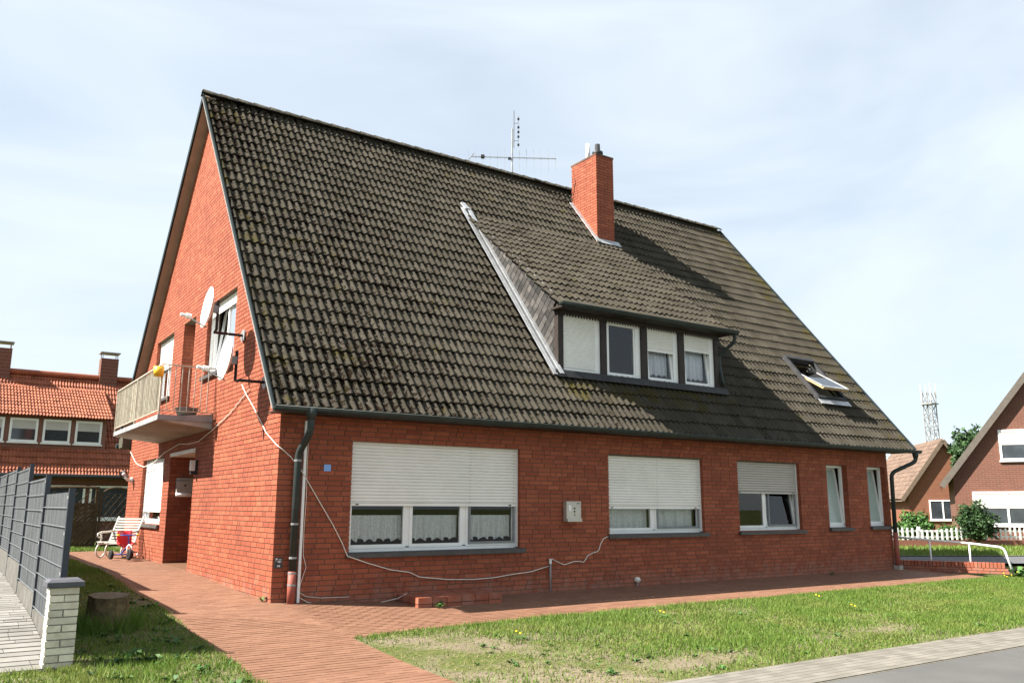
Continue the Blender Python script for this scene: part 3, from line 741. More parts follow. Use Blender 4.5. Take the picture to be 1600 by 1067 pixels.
for k, (a, b) in enumerate(dw):
    y = DY+.02; q = MB(); f = .06
    q.box(a, y, zs_, b, y+.06, zs_+.09).box(a, y, zt_-f, b, y+.06, zt_).box(a, y, zs_+.09, a+f, y+.06, zt_-f).box(b-.13, y-.005, zs_+.02, b, y+.06, zt_-.001)
    wo_ = q.build('window', PVC, dormer)
    if k == 0: shutter(Tfront, a+.01, b-.13, zs_+.05, zt_-.05, y-.012, SHUT, dormer, .045)
    else:
        sash(Tfront, dormer, a+.045, b-.115, zs_+.06, zt_-.04, y+.008, fr=.06, tilt=R(6) if k > 1 else 0)
        if k > 1:
            shutter(Tfront, a+.01, b-.13, 4.60 if k == 2 else 4.72, zt_-.05, y-.012, SHUT, dormer, .045); curtain(Tfront, dormer, a+.1, b-.16, 4.0, 4.9, y+.2, .12, 0)
    MB().poly(((a-.1, 1.9, 3.5), (b+.1, 1.9, 3.5), (b+.1, 1.9, 5.3), (a-.1, 1.9, 5.3))).build('room_dark_sheet', ROOMDARK, dormer)  # dark sheet in place of the unlit space behind the dormer glass
sc_ = MB(); n = 62                                      # scalloped valance
for i in range(n):
    x0, x1 = 5.62+4.52*i/n, 5.62+4.52*(i+1)/n
    sc_.poly(((x0, DY-.055, 5.24), (x1, DY-.055, 5.24), (x1, DY-.055, 5.10), ((x0+x1)/2, DY-.055, 5.04), (x0, DY-.055, 5.10)))
sc_.build('valance', TIMBER, dormer)
MB().box(5.5, DEY+.0, 5.16, 10.3, DY+.1, 5.20).build('eaves_soffit', TIMBER, dormer)
gutter(5.42, 10.40, DEY-.05, DEZ-.015, .075, 'gutter', dormer)
MB().tube(bend([(10.33, DEY-.05, 5.20), (10.33, DEY-.03, 5.0), (10.17, DY+.02, 4.72), (10.17, DY-.02, 4.35), (10.17, .45, 4.02)]), .04, 10).build('downpipe', GUTTER, dormer, True)
ap = MB()                                               # lead apron under the windows
ap.poly(((5.55, DY-.035, 3.95), (10.18, DY-.035, 3.95), (10.26, DY-.11, froof(DY-.11)+.13), (5.47, DY-.11, froof(DY-.11)+.13)))
ap.poly(((5.47, DY-.11, froof(DY-.11)+.13), (10.26, DY-.11, froof(DY-.11)+.13), (10.28, DY-.17, froof(DY-.17)+.06), (5.45, DY-.17, froof(DY-.17)+.06)))
ap.build('lead_apron', DLEAD, dormer)
fl = MB()                                               # lead gutter along the cheek
for off, hh in ((-.16, .05), (-.02, .085)):
    a, b = Vector((DX0+off-.02, DY-.12, froof(DY-.12))), Vector((DX0+off-.02, DTY+.03, froof(DTY+.03)))
    fl.bar(a+FN*hh, b+FN*hh, .10, .012, FN)
fl.bar(Vector((DX0-.08, DY-.1, froof(DY-.1)))+FN*.03, Vector((DX0-.08, DTY, froof(DTY)))+FN*.03, .2, .01, FN)
fl.bar(Vector((DX0-.1, DTY-.03, froof(DTY-.03)))+FN*.09, Vector((DX0-.12, DTY+.14, froof(DTY+.14)))+FN*.07, .12, .04, FN)
fl.build('cheek_flashing', LEAD, dormer)
# slates on the cheek: diamonds, plus an edge course under the roof
sm = []
for k in range(8):
    b = MB(); d = .101; pts = [(0, 0, -d), (0, d*.95, 0), (0, 0, d), (0, -d*.95, 0)]
    b.poly([(-.012 if q[2] < 0 else -.004, q[1], q[2]) for q in pts], k/7); b.poly([(.003, q[1], q[2]) for q in pts], k/7); sm.append(b.mesh('slate', SLATE))
ns = 0; d = .108
for i in range(-2, 40):
    for j in range(-2, 40):
        y = DY+.03+(i+(j % 2)*.5)*2*d*.95; z = 3.75+j*d
        if z > froof(y)+.06 and z < droof(y)-.10 and y < DTY and y > DY+.11:
            o = link('slate', sm[random.randrange(8)], dormer); o.location = (DX0-.004, y, z); ns += 1
y = DY
while y < DTY-.35:
    y2 = y+.17; b = MB(); x = DX0-.014
    b.poly(((x, y, droof(y)-.17), (x, y2-.008, droof(y2)-.17), (x-.004, y2-.008, droof(y2)-.02), (x-.004, y, droof(y)-.02)), random.random()); b.build('slate', SLATE, dormer); y = y2
MB().bar((DX0-.012, DY, droof(DY)-.055), (DX0-.012, DTY-.05, droof(DTY-.05)-.055), .02, .016, DN).build('cheek_edge', ZINC, dormer)

# chimney ----------------------------------------------------------------
CX0, CX1, CY0, CY1, CT = 9.60, 10.20, 4.05, 5.12, 10.68
chim = MB().box(CX0+.008, CY0+.008, 7.8, CX1-.008, CY1-.008, CT-.01).build('chimney', MORTAR, house)
BR = []
k = 0
while 8.0+k*CH < CT-.02:
    za, zb = 8.0+k*CH, 8.0+(k+1)*CH-CJ
    for (T_, L0, L1) in ((lambda u, w, z: (u, CY0+w, z), CX0, CX1), (lambda u, w, z: (CX0+w, u, z), CY0, CY1), (lambda u, w, z: (CX1-w, u, z), CY0, CY1)):
        a = L0+(.031 if (k+(L0 == CX0)) % 2 else 0); u = a-(.13 if k % 2 else 0)
        while u < L1-.01:
            s, e = max(u, a), min(u+CL, L1)
            if e-s > .02: addbrick(T_, s, e, random.uniform(-.001, .001), .03, za, zb)
            u += CL+CJ
    k += 1
pieces('brick', 'bricks', BR, BRICK, chim, 0)
MB().box(CX0-.012, CY0-.012, CT-.0, CX1+.012, CY1+.012, CT+.05).build('chimney_cap', plain('sooty_cap', (.16, .085, .06), (.09, .06, .05), 6, .9, .1), chim)
MB().lathe([(.06, 10.7), (.06, 11.24), (.052, 11.24), (.052, 11.0)], (9.79, 4.62, 0)).build('flue_pipe', WHITE, chim, True)
MB().lathe([(.10, 10.7), (.11, 10.86), (.15, 10.9), (.15, 10.97), (.075, 11.02), (.07, 11.2), (.0, 11.21)], (9.97, 4.42, 0)).build('cowl', BLACKM, chim, True)
cf = MB(); h = FN*.06
for (x, ya_, yb_) in ((CX0-.05, CY0-.08, CY1),): cf.bar(Vector((x, ya_, froof(ya_)))+h, Vector((x, yb_, froof(yb_)))+h, .13, .02, FN)
cf.bar((CX0-.1, CY0-.06, froof(CY0-.06)+.07), (CX1+.14, CY0-.06, froof(CY0-.06)+.07), .2, .012, FN); cf.build('chimney_flashing', LEAD, chim)

# roof window: fixed frame, pivoted sash swung open ---------------------------
def RP(x, y, n): return Vector((x, y, froof(y)))+FN*n
fr = MB(); x0, x1, y0, y1 = SK
for a, b, w_ in ((RP(x0, y0, .05), RP(x0, y1, .05), .07), (RP(x1, y0, .05), RP(x1, y1, .05), .07)): fr.bar(a, b, w_, .10, FN)
fr.bar(RP(x0-.03, y0, .04), RP(x1+.03, y0, .04), .08, .10, FN).bar(RP(x0-.03, y1, .05), RP(x1+.03, y1, .05), .1, .13, FN)
sky_w = fr.build('roof_window', DLEAD, house)
MB().bar(RP(x0-.05, y0-.09, .05), RP(x1+.08, y0-.09, .05), .16, .014, FN).build('apron', LEAD, sky_w)
ym = (y0*.47+y1*.53); piv = RP(0, ym, .06); ang = R(-20)
def SP(x, s, n):
    c, s_ = math.cos(ang), math.sin(ang); v = FS*(s*c)+FN*(-s*s_)*-1*-1
    nn = FS*(s_)+FN*c
    return Vector((x, piv.y, piv.z))+FS*(s*c)+FN*(s*s_)+(FN*c-FS*s_)*n
hl = (y1-y0)/math.cos(th)/2-.02
sa = MB()
for xx in (x0+.06, x1-.06): sa.bar(SP(xx, -hl, 0), SP(xx, hl, 0), .07, .06, FN)
for s_ in (-hl, hl): sa.bar(SP(x0+.03, s_, 0), SP(x1-.03, s_, 0), .07, .06, FN)
sa.build('sash', plain('pine_sash', (.55, .38, .20), (.48, .32, .17), 6, .5), sky_w)
MB().poly([SP(x0+.07, -hl, .034), SP(x1-.07, -hl, .034), SP(x1-.07, hl, .034), SP(x0+.07, hl, .034)]).build('pane', glassmat('roof_glass', (.5, .55, .55), 1.0), sky_w)
MB().bar(SP(x0+.03, -hl-.02, .03), SP(x1-.03, -hl-.02, .03), .05, .02, FN).bar(SP(x0+.03, -hl, .035), SP(x0+.03, hl, .035), .05, .02, FN).bar(SP(x1-.03, -hl, .035), SP(x1-.03, hl, .035), .05, .02, FN).build('sash_cover', LEAD, sky_w)
wl_ = MB()
wl_.poly([RP(x0, y0, .0), RP(x1, y0, .0), RP(x1, y0, -.0)+Vector((0, .1, -.5)), RP(x0, y0, 0)+Vector((0, .1, -.5))])
wl_.poly([RP(x1, y0, .0), RP(x1, y1, .0), RP(x1, y1, 0)+Vector((0, .4, -.3)), RP(x1, y0, 0)+Vector((0, .1, -.5))]); wl_.build('lining', plain('window_lining', (.62, .55, .42), rough=.8), sky_w)

# balcony ---------------------------------------------------------------------
BX, BY0, BY1, BZ = -.95, 3.86, 8.42, 2.88
bal = MB(); i = [bal.P(p) for p in ((BX, BY0, BZ), (0.01, BY0, BZ-.12), (.01, BY1, BZ-.12), (BX, BY1, BZ), (BX, BY0, BZ+.06), (.01, BY0, BZ+.16), (.01, BY1, BZ+.16), (BX, BY1, BZ+.06))]
for f in ((3,2,1,0), (4,5,6,7), (0,1,5,4), (1,2,6,5), (2,3,7,6), (3,0,4,7)): bal.f.append([i[k] for k in f])
balc = bal.build('balcony', CONC, house)
e = MB(); e.box(BX-.02, BY0-.015, BZ+.005, BX+.0, BY1+.015, BZ+.10).box(BX-.02, BY0-.02, BZ+.005, .0, BY0-.001, BZ+.10); e.build('slab_edging', DSTONE, balc)
ra = MB(); zt, zb = 3.90, 3.06
ra.bar((BX, BY0, zt), (BX, BY1, zt), .035, .02).bar((BX, BY0, zb), (BX, BY1, zb), .03, .015).bar((BX, BY0, zt), (0, BY0, zt), .035, .02).bar((BX, BY0, zb), (0, BY0, zb), .03, .015).bar((BX, BY1, zt), (0, BY1, zt), .035, .02)
for (x, y) in ((BX, BY0), (BX, BY1), (BX, (BY0+BY1)/2)): ra.bar((x, y, BZ+.05), (x, y, zt), .03)
ra.build('railing_frame', STEEL, balc)
for k in range(1, 8):
    x = BX*(1-k/8); MB().bar((x, BY0, zb), (x, BY0, zt), .014).build('railing_bar', STEEL, balc)
bb = MB()
for k in range(36):
    y = BY0+(BY1-BY0)*(k+.5)/36; bb.bar((BX, y, zb), (BX, y, zt), .012)
bb.build('railing_bars', STEEL, balc)
rd = MB(); y = BY0+.03
while y < BY1-.03:
    w_ = random.uniform(.012, .022); rd.box(BX+.015, y, zb+.02+random.uniform(-.01, .03), BX+.024, y+w_, zt-.03+random.uniform(-.03, .02), random.random()); y += w_+random.uniform(.002, .012)
rd.build('reed_screen', REED, balc)
print('house ok')

# ------------------------------------------------------------------ things on the house
def dish(name, label, centre, mount, tilt_az, elv, rad, group):
    t = thing(name, label, 'satellite dish', mount, 0, group); M_ = Vector(mount); c = Vector(centre)-M_
    ax = Vector((math.cos(elv)*math.cos(tilt_az), math.cos(elv)*math.sin(tilt_az), math.sin(elv))); q = ax.to_track_quat('Z', 'Y')
    b = MB(); n = 28; rings = []
    for side in (0, 1):
        for k in range(6):
            r_ = rad*k/5; z = .16*rad*(r_/rad)**2*1.6 - (.012 if side else 0)
            rings.append([b.P(c+q @ Vector((r_*.92*math.cos(2*PI*j/n), r_*math.sin(2*PI*j/n), z))) for j in range(n)])
    for s_ in (0, 6):
        for A, B in zip(rings[s_:s_+6], rings[s_+1:s_+6]):
            for j in range(n): b.f.append([A[j], A[(j+1) % n], B[(j+1) % n], B[j]])
    for j in range(n): b.f.append([rings[5][j], rings[5][(j+1) % n], rings[11][(j+1) % n], rings[11][j]])
    b.build('reflector', DISH, t, True)
    low = c+q @ Vector((0, -rad*.95, .2*rad)); lnb = c+ax*rad*1.15+q @ Vector((0, -rad*.62, 0))
    MB().bar(low-ax*.05, lnb, .028, .02).build('feed_arm', GALV, t)
    l = MB().tube([lnb-ax*.04, lnb+ax*.06], .028, 10).build('receiver', WHITE, t); MB().tube([lnb-ax*.11, lnb-ax*.03], [.045, .045], 10).build('feed_horn', WHITE, l)
    back = c-ax*.10
    MB().tube([(0, 0, 0), (back.x-.0, 0, 0), (back.x, back.y*.5, 0), (back.x, back.y, .02), (back.x, back.y, back.z+.16)], .024, 10).build('wall_arm', BLACKM, t, True)
    MB().bar(back, c, .09, .12).build('clamp', GALV, t)
    MB().lathe([(.11, -.03), (.11, -.005)], (0, 0, 0), 16, 'x').build('wall_plate', GALV, t)
    return t
dish('satellite_dish', 'white satellite dish on black arm in front of the upper gable window', (-.62, 1.98, 4.62), (-.005, 2.14, 4.25), R(179), R(7), .355, 'satellite dishes on the gable')
dish('satellite_dish', 'white satellite dish with rusty stains beside the roof verge above the corner', (-.52, 1.02, 3.62), (-.005, .78, 3.27), R(179), R(7), .355, 'satellite dishes on the gable')
def cable(label, pts, r_=.008):
    return tag(MB().tube(pts, r_, 6).build('cable', CABLE, None, True), label, 'cable', 'white cables on the house walls')
cable('white cable sagging from the corner pipe under the big shuttered window', [(-.02, 2.03, 3.38), (-.02, 1.74, 3.18), (-.02, 1.3, 2.93), (-.02, .89, 2.67), (-.02, .57, 2.46), (-.02, .06, 2.25), (-.015, -.015, 2.22), (.06, -.02, 2.17), (.17, -.03, 2.08), (.34, -.055, 1.88)]+[(x, -.02, z) for x, z in
      [(.56, 1.57), (.89, 1.08), (1.05, .81)]]+[(1.12, -.075, .62), (1.3, -.07, .56)]+[(x, -.02, z) for x, z in [(1.49, .5), (1.87, .39), (2.2, .34), (2.38, .26), (2.9, .2), (3.39, .18), (3.77, .19), (4.16, .23), (4.56, .26), (4.93, .34)]])
cable('white cable wriggling from the short ground pipe up to a window sill', [(x, -.02, z) for x, z in [(4.94, .46), (5.02, .455), (5.09, .42), (5.27, .35), (5.38, .37), (5.49, .4), (5.62, .40), (5.72, .38), (5.78, .44), (5.81, .49), (5.94, .54), (6.05, .56), (6.09, .60), (6.13, .70), (6.2, .79), (6.34, .83)]])
cable('thin white cable running down beside the white cable duct', [(x, -.02, z) for x, z in [(.44, 2.5), (.44, 1.88), (.45, 1.45), (.44, .99), (.45, .64), (.50, .48), (.42, .22), (.41, .13), (.52, .06), (.75, .03), (1.2, .02)]], .005)
cable('loose white cable lying along the wall base to the brick step', [(.42, -.05, .05), (.54, -.06, -.02), (.74, -.07, -.055), (1.14, -.07, -.075), (1.66, -.08, -.085), (1.95, -.15, -.03), (2.05, -.25, .05)], .006)
cable('white cable hanging in a loop across the gable under the balcony', [(-.02, y, z) for y, z in [(1.58, 3.25), (2.61, 2.95), (3.67, 2.74), (4.69, 2.58), (5.5, 2.58), (6.29, 2.63), (7.74, 2.5), (8.68, 2.34), (9.77, 2.28), (10.5, 2.36), (10.88, 2.44), (11.72, 2.75)]], .009)
t = thing('mailbox', 'grey steel mailbox on the front wall between two shuttered windows', 'mailbox', (5.44, -.01, 1.10), 0, 'mailboxes')
b = MB(); b.box(-.165, -.10, .05, .165, -.002, .36).box(-.165, -.13, .0, .165, -.002, .05); b.build('body', INOX, t)
MB().box(-.12, -.104, .19, -.06, -.1005, .29).build('paper_label', WHITE, t); MB().box(.0, -.104, .22, .03, -.1005, .25).box(.0, -.104, .165, .03, -.1005, .195).box(.008, -.104, .11, .022, -.1005, .135).box(.07, -.104, .315, .13, -.1005, .33).build('slot_mark', BLACKM, t)
t = thing('mailbox', 'steel mailbox with newspaper roll inside the entrance porch', 'mailbox', (.32, 7.05, 1.55), 0, 'mailboxes')
MB().box(-.17, -.11, .1, .17, -.002, .40).build('body', INOX, t); MB().box(-.18, -.13, .33, .18, -.002, .36).build('lid', GALV, t); MB().tube([(-.17, -.08, .05), (.17, -.08, .05)], .05, 12).build('newspaper_tube', WHITE, t, True); MB().box(-.02, -.115, .22, .02, -.1105, .26).build('lock', BLACKM, t)
t = thing('wall_lamp', 'narrow wall lantern with black bracket beside the entrance porch', 'lamp', (-.0, 4.72, 1.95), 0, 'wall lamps on the gable')
MB().box(-.05, -.05, .0, -.002, .05, .28).box(-.12, -.05, -.0, -.05, .05, .06).build('bracket', BLACKM, t); MB().box(-.13, -.055, .07, -.052, .055, .27).build('shade', PLASTER, t)
t = thing('wall_lamp', 'white globe lamp on a bent arm at the rear gable corner', 'lamp', (-.0, 11.1, 2.0), 0, 'wall lamps on the gable')
MB().lathe([(.07, -.06), (.06, -.002)], (0, 0, 0), 12, 'x').tube([(-.05, 0, 0), (-.14, -.03, .0), (-.2, -.05, .06)], .035).build('arm', WHITE, t, True)
MB().lathe([(.0, -.1), (.07, -.075), (.10, 0), (.07, .075), (0, .1)], (-.24, -.06, .14), 14).build('globe', glassmat('lamp_globe', (.8, .8, .8)), t, True)
MB().lathe([(.0, -.05), (.04, -.03), (.05, 0), (.03, .04), (0, .05)], (-.24, -.06, .14), 10).build('bulb', WHITE, t, True)
tag(MB().box(.71, -.012, 1.88, .82, -.001, 1.98).build('house_number_plate', BLUE), 'small pale blue square plate on the wall near the corner pipe', 'plate')
t = thing('utility_plate', 'small dark utility marker plate with white marks by the house corner', 'plate', (.085, -.002, .55))
MB().box(-.055, -.012, -.075, .055, -.0, .075).build('plate', ENAMEL, t)
for (a, z, w_, hh) in ((-.045, .045, .012, .022), (-.03, .045, .012, .022), (0, .045, .04, .006), (-.01, .005, .01, .028), (.008, .005, .02, .028), (-.02, -.055, .012, .025), (.002, -.055, .02, .025), (-.05, .028, .1, .003)): MB().box(a, -.0145, z, a+w_, -.0122, z+hh).build('marking', WHITE, t)
t = thing('ground_pipe', 'short grey pipe standing at the wall base with taped cable', 'pipe', (4.95, -.05, -.12)); MB().tube([(0, 0, 0), (0, 0, .58)], .017, 8).build('pipe', GALV, t, True); MB().tube([(0, 0, .50), (0, 0, .585)], .024, 8).build('tape', WHITE, t)
t = thing('vent_cap', 'small round white vent cap at the base of the front wall', 'vent', (7.0, -.03, .02)); MB().lathe([(.0, -.05), (.05, -.04), (.055, .03)], (0, 0, 0), 12, 'y').build('cap', PLASTER, t, True); MB().tube([(0, 0, -.03), (0, .0, -.12)], .012, 6).build('stub', GALV, t)
# TV antenna
t = thing('tv_antenna', 'rooftop television antenna on a thin mast at the ridge', 'antenna', (8.0, 5.72, 10.1), R(-31))
MB().tube([(0, 0, 0), (0, 0, 1.55)], .022, 8).build('mast', GALV, t)
MB().bar((-1.12, 0, .70), (1.22, 0, .70), .02).bar((-1.12, 0, .70), (-1.22, 0, .58), .02).bar((-1.12, 0, .70), (-1.05, 0, .80), .02).build('boom', GALV, t)
for k, x in enumerate(np.linspace(-1.2, 1.2, 13)):
    if abs(x) > .06: MB().bar((x, -.10, .70-.42+.08*abs(x)*0), (x, .10, .70+.30), .008).build('element', GALV, t)
MB().box(-.86, -.05, .67, -.76, .05, .75).build('dipole_box', BLACKM, t); MB().box(-.11, -.03, .64, -.03, .03, .70).build('clamp', BLACKM, t)
b = MB().bar((.05, 0, 1.0), (.05, 0, 2.1), .025).bar((.17, 0, 1.02), (.17, 0, 1.95), .012).bar((.05, 0, 1.20), (.17, 0, 1.20), .012).bar((.05, 0, 1.72), (.17, 0, 1.72), .012); b.build('upright_antenna', GALV, t)
for z in (1.08, 1.32, 1.46, 1.60, 1.85): MB().box(.145, -.03, z-.022, .20, .03, z+.022).build('director', BLACKM, t)
# things on the balcony
tag(MB().lathe([(.075, 0), (.095, .17), (.10, .17), (.08, .0), (.0, .01)], (BX-.07, BY0-.06, 3.66), 14).build('basket', YELLOW, None, True), 'yellow plastic basket hanging at the balcony railing corner', 'basket')
tag(MB().lathe([(.0, 0), (.17, 0), (.21, .12), (.225, .125), (.2, .11), (0, .05)], (-.42, BY0+.22, 3.02), 18).build('basin', GALV, None, True), 'grey metal basin standing on the balcony floor', 'basin')
# brick step
t = thing('brick_step', 'low red brick step against the front wall under the big window', 'step', (2.0, -.72, -.17))
MB().box(.02, .02, 0, 1.48, .70, .185).build('core', MORTAR, t); um = unit_meshes('brick', BRICK, 8)
def sbrick(x0, y0, z0, x1, y1, z1):
    o = link('brick', um[random.randrange(8)], t); o.location = ((x0+x1)/2, (y0+y1)/2, (z0+z1)/2); o.scale = (x1-x0, y1-y0, z1-z0)
for r_ in range(2):
    z = r_*.1
    for k in range(6): sbrick(k*.25+(.0), 0, z, min(1.5, k*.25+.24), .11, z+.09)
    for k in range(3): sbrick(0, .12+k*.2, z, .11, .31+k*.2, z+.09)
    for k in range(3): sbrick(1.39, .12+k*.2, z, 1.5, .31+k*.2, z+.09)
for k in range(12):
    for j in range(3): sbrick(.115+k*.106, .115+j*.2, .1, .215+k*.106, .305+j*.2, .1915)

# ------------------------------------------------------------------ small plants
def leaves(n, c, rad, size, m, name, parent, seed=0, shell=.5, flat=0):
    g = np.random.default_rng(seed); d = g.normal(size=(n, 3)); d /= np.linalg.norm(d, axis=1)[:, None]
    rr = (shell+(1-shell)*g.uniform(0, 1, n))*(.8+.25*np.sin(d[:, 0]*5+seed)*np.sin(d[:, 1]*6)+.12*np.sin(d[:, 2]*9))
    P_ = np.array(c)+d*np.array(rad)*rr[:, None]; a = g.normal(size=(n, 3)); a /= np.linalg.norm(a, axis=1)[:, None]; b = np.cross(a, g.normal(size=(n, 3))); b /= np.linalg.norm(b, axis=1)[:, None]
    s = size*g.uniform(.6, 1.4, n)[:, None]; V = np.stack([P_-a*s, P_+b*s*.5, P_+a*s, P_-b*s*.5], 1)
    return link(name, np_mesh(name, V.reshape(-1, 3), np.arange(4*n).reshape(-1, 4), m, np.repeat(np.clip(g.normal(.5, .25, n), 0, 1), 4)), parent)
def weed(label, x, y, s, n=14, z=None, cat='weed', name='weed'):
    t = thing(name, label, cat, (x, y, float(gz(x, y)) if z is None else z), 0, 'weeds along the walls'); b = MB()
    for k in range(n):
        a = 2*PI*k/n+random.uniform(-.3, .3); l = s*random.uniform(.6, 1.2); d = Vector((math.cos(a), math.sin(a), 0)); p = Vector((-d.y, d.x, 0))*l*.16; hgt = Vector((0, 0, l*random.uniform(.5, 1)))
        b.poly((d*.0, d*l*.5+p+hgt*.7, d*l+hgt*.6, d*l*.5-p+hgt*.7), random.random())
    b.build('leaves', LEAF, t); return t
weed('green weed growing at the front of the brick step', 2.32, -.80, .12)
weed('green weed at the foot of the gable near the corner', -.06, .18, .10)
weed('weed in the front path by the narrow windows', 12.6, -.25, .12, 9); weed('weed clump at the low garden wall', 16.5, -.75, .22, 16)
weed('leafy weed clump at the end of the low garden wall', 16.9, -2.2, .32, 24)
k = 0
for (x, y, lab) in ((2.0, -3.4, 'dandelion in the thin lawn near the path corner'), (4.9, -2.9, 'dandelion close to the path edge past the step'), (8.8, -2.7, 'dandelion with two heads opposite the second window'), (8.2, -3.8, 'dandelion in the middle of the lawn'), (16.0, -2.35, 'yellow flower clump by the low garden wall'), (-2.1, -4.6, 'dandelion in the grass near the cream pillar')):
    t = thing('dandelion', lab, 'flower', (x, y, float(gz(x, y))), 0, 'yellow flowers in the lawn'); b = MB(); nf = 6 if 'clump' in lab else 2
    for q in range(nf):
        a = q*2.4; px, py, pz = .05*q*math.cos(a), .05*q*math.sin(a), .07+.02*q; b.lathe([(.0, pz-.010), (.015, pz), (.012, pz+.010), (0, pz+.014)], (px, py, 0), 8)
    b.build('flower_head', PETAL, t); s_ = MB()
    for q in range(9):
        a = 2*PI*q/9; d = Vector((math.cos(a), math.sin(a), 0)); p = Vector((-d.y, d.x, 0))*.018; s_.poly((d*.01, d*.07+p+Vector((0, 0, .03)), d*.14+Vector((0, 0, .02)), d*.07-p+Vector((0, 0, .03))))
    s_.build('leaves', LEAF, t)

# ------------------------------------------------------------------ tree stump
t = thing('tree_stump', 'sawn tree stump in the grass beside the brick path', 'stump', (-2.29, -1.0, float(gz(-2.29, -1))-.05))
b = MB(); n = 30; rings = []
for (h, rr) in ((0, .31), (.1, .25), (.24, .225), (.43, .215)):
    rings.append([b.P((rr*(1+.07*math.sin(3*a+1)+.04*math.sin(7*a))*math.cos(a), rr*(1+.07*math.sin(3*a+1)+.04*math.sin(7*a))*math.sin(a), h+.02*math.sin(a)*(h > .3))) for a in [2*PI*j/n for j in range(n)]])
for A, B in zip(rings, rings[1:]):
    for j in range(n): b.f.append([A[j], A[(j+1) % n], B[(j+1) % n], B[j]])
b.build('bark', BARK, t, True); c_ = MB(); c_.f.append([c_.P(Vector(b.v[q])+Vector((0, 0, .001))) for q in rings[-1]]); c_.build('cut_face', STUMPT, t)
gt = RNG.uniform(0, 2*PI, 900); gr_ = .26+.14*RNG.uniform(0, 1, 900)**2; X_ = -2.29+gr_*np.cos(gt); Y_ = -1.0+gr_*np.sin(gt); Z_ = gz(X_, Y_)-.01
hh = RNG.uniform(.10, .30, 900); aa = RNG.uniform(0, 2*PI, 900); V = np.stack([np.stack([X_-.006, Y_, Z_], -1), np.stack([X_+.006, Y_+.004, Z_], -1), np.stack([X_+np.cos(aa)*hh*.5, Y_+np.sin(aa)*hh*.5, Z_+hh], -1)], 1).reshape(-1, 3)
stuff(link('grass', np_mesh('grass', V, np.arange(2700).reshape(-1, 3), GRASS, np.repeat(RNG.uniform(0, .5, 900), 3))))

# ------------------------------------------------------------------ pillar and mat fence
t = thing('gate_pillar', 'cream rough brick pillar with dark coping at the fence end', 'pillar', (-2.97, -2.6, -.27))
MB().box(-.118, -.118, 0, .118, .118, .84).build('core', CMORT, t); cm = unit_meshes('brick', CREAM, 8)
def cbrick(x0, y0, z0, x1, y1, z1):
    o = link('brick', cm[random.randrange(8)], t); j = random.uniform(-.004, .004); o.location = ((x0+x1)/2+j, (y0+y1)/2+j, (z0+z1)/2); o.scale = (x1-x0, y1-y0, z1-z0)
for r_ in range(12):
    z = r_*.07; h = .058
    if r_ % 2: cbrick(-.13, -.13, z, .13, .13, z+h)
    else:
        cbrick(-.13, -.13, z, -.006, .13, z+h); cbrick(.006, -.13, z, .13, .13, z+h)
b = MB(); i = [b.P(p) for p in ((-.165,-.165,.84),(.165,-.165,.84),(.165,.165,.84),(-.165,.165,.84),(-.165,-.165,.885),(.165,-.165,.885),(.165,.165,.885),(-.165,.165,.885),(-.13,-.13,.91),(.13,-.13,.91),(.13,.13,.91),(-.13,.13,.91))]
for f in ((3,2,1,0),(0,1,5,4),(1,2,6,5),(2,3,7,6),(3,0,4,7),(4,5,9,8),(5,6,10,9),(6,7,11,10),(7,4,8,11),(8,9,10,11)): b.f.append([i[k] for k in f])
b.build('coping', CAPM, t)
fence = thing('mat_fence', 'anthracite steel mat fence with grey privacy strips, stepping up', 'fence', (-2.95, -2.4, 0))
FX = 0; tops = [1.50, 1.72, 1.95, 2.0, 2.0, 2.0]; yy = .0
for k, tp in enumerate(tops):
    ya_, yb_ = k*2.5+(.08 if k == 0 else 0), (k+1)*2.5; g0 = float(gz(-2.95, -2.4+ya_)); zb = max(g0+.26, tp-1.46)
    MB().box(-.03, ya_-.03, g0-.1, .03, ya_+.03, tp+.03).build('post', ANTHR, fence)
    MB().box(-.025, ya_, g0-.1, .025, yb_-.01, zb-.01).build('plinth_board', KERB, fence)
    s_ = MB(); y = ya_+.05
    while y < yb_-.05: s_.box(-.005, y+.003, zb, .003, y+.047, tp-.01, random.random()**.7); y += .05
    s_.build('privacy_strips', STRIP, fence)
    q = MB(); y = ya_+.05
    while y < yb_-.04: q.bar((0, y, zb), (0, y, tp), .004); y += .05
    q.build('vertical_rods', ANTHR, fence); q = MB()
    for z in np.arange(zb+.03, tp+.01, .2): q.bar((-.026, ya_+.03, z), (-.026, yb_-.03, z), .008); q.bar((.014, ya_+.03, z), (.014, yb_-.03, z), .008)
    q.build('steel_mat', RODS, fence)
    for z in (tp-.08, tp-.45, tp-.85, tp-1.25): MB().box(-.034, ya_-.02, z, -.03, ya_+.055, z+.03).build('clip', GALV, fence)

# ------------------------------------------------------------------ bench and tricycle by the gable
BENCHW = plain('greyed_white_paint', (.56, .54, .49), (.45, .43, .38), 9, .6, .3)  # white greyed overall to stand in for the dark gaps between slats
t = thing('garden_bench', 'white slatted garden bench with scrolled arms by the gable window', 'bench', (-.52, 9.35, .185), R(-48)); t.scale = (.86, .86, .9)
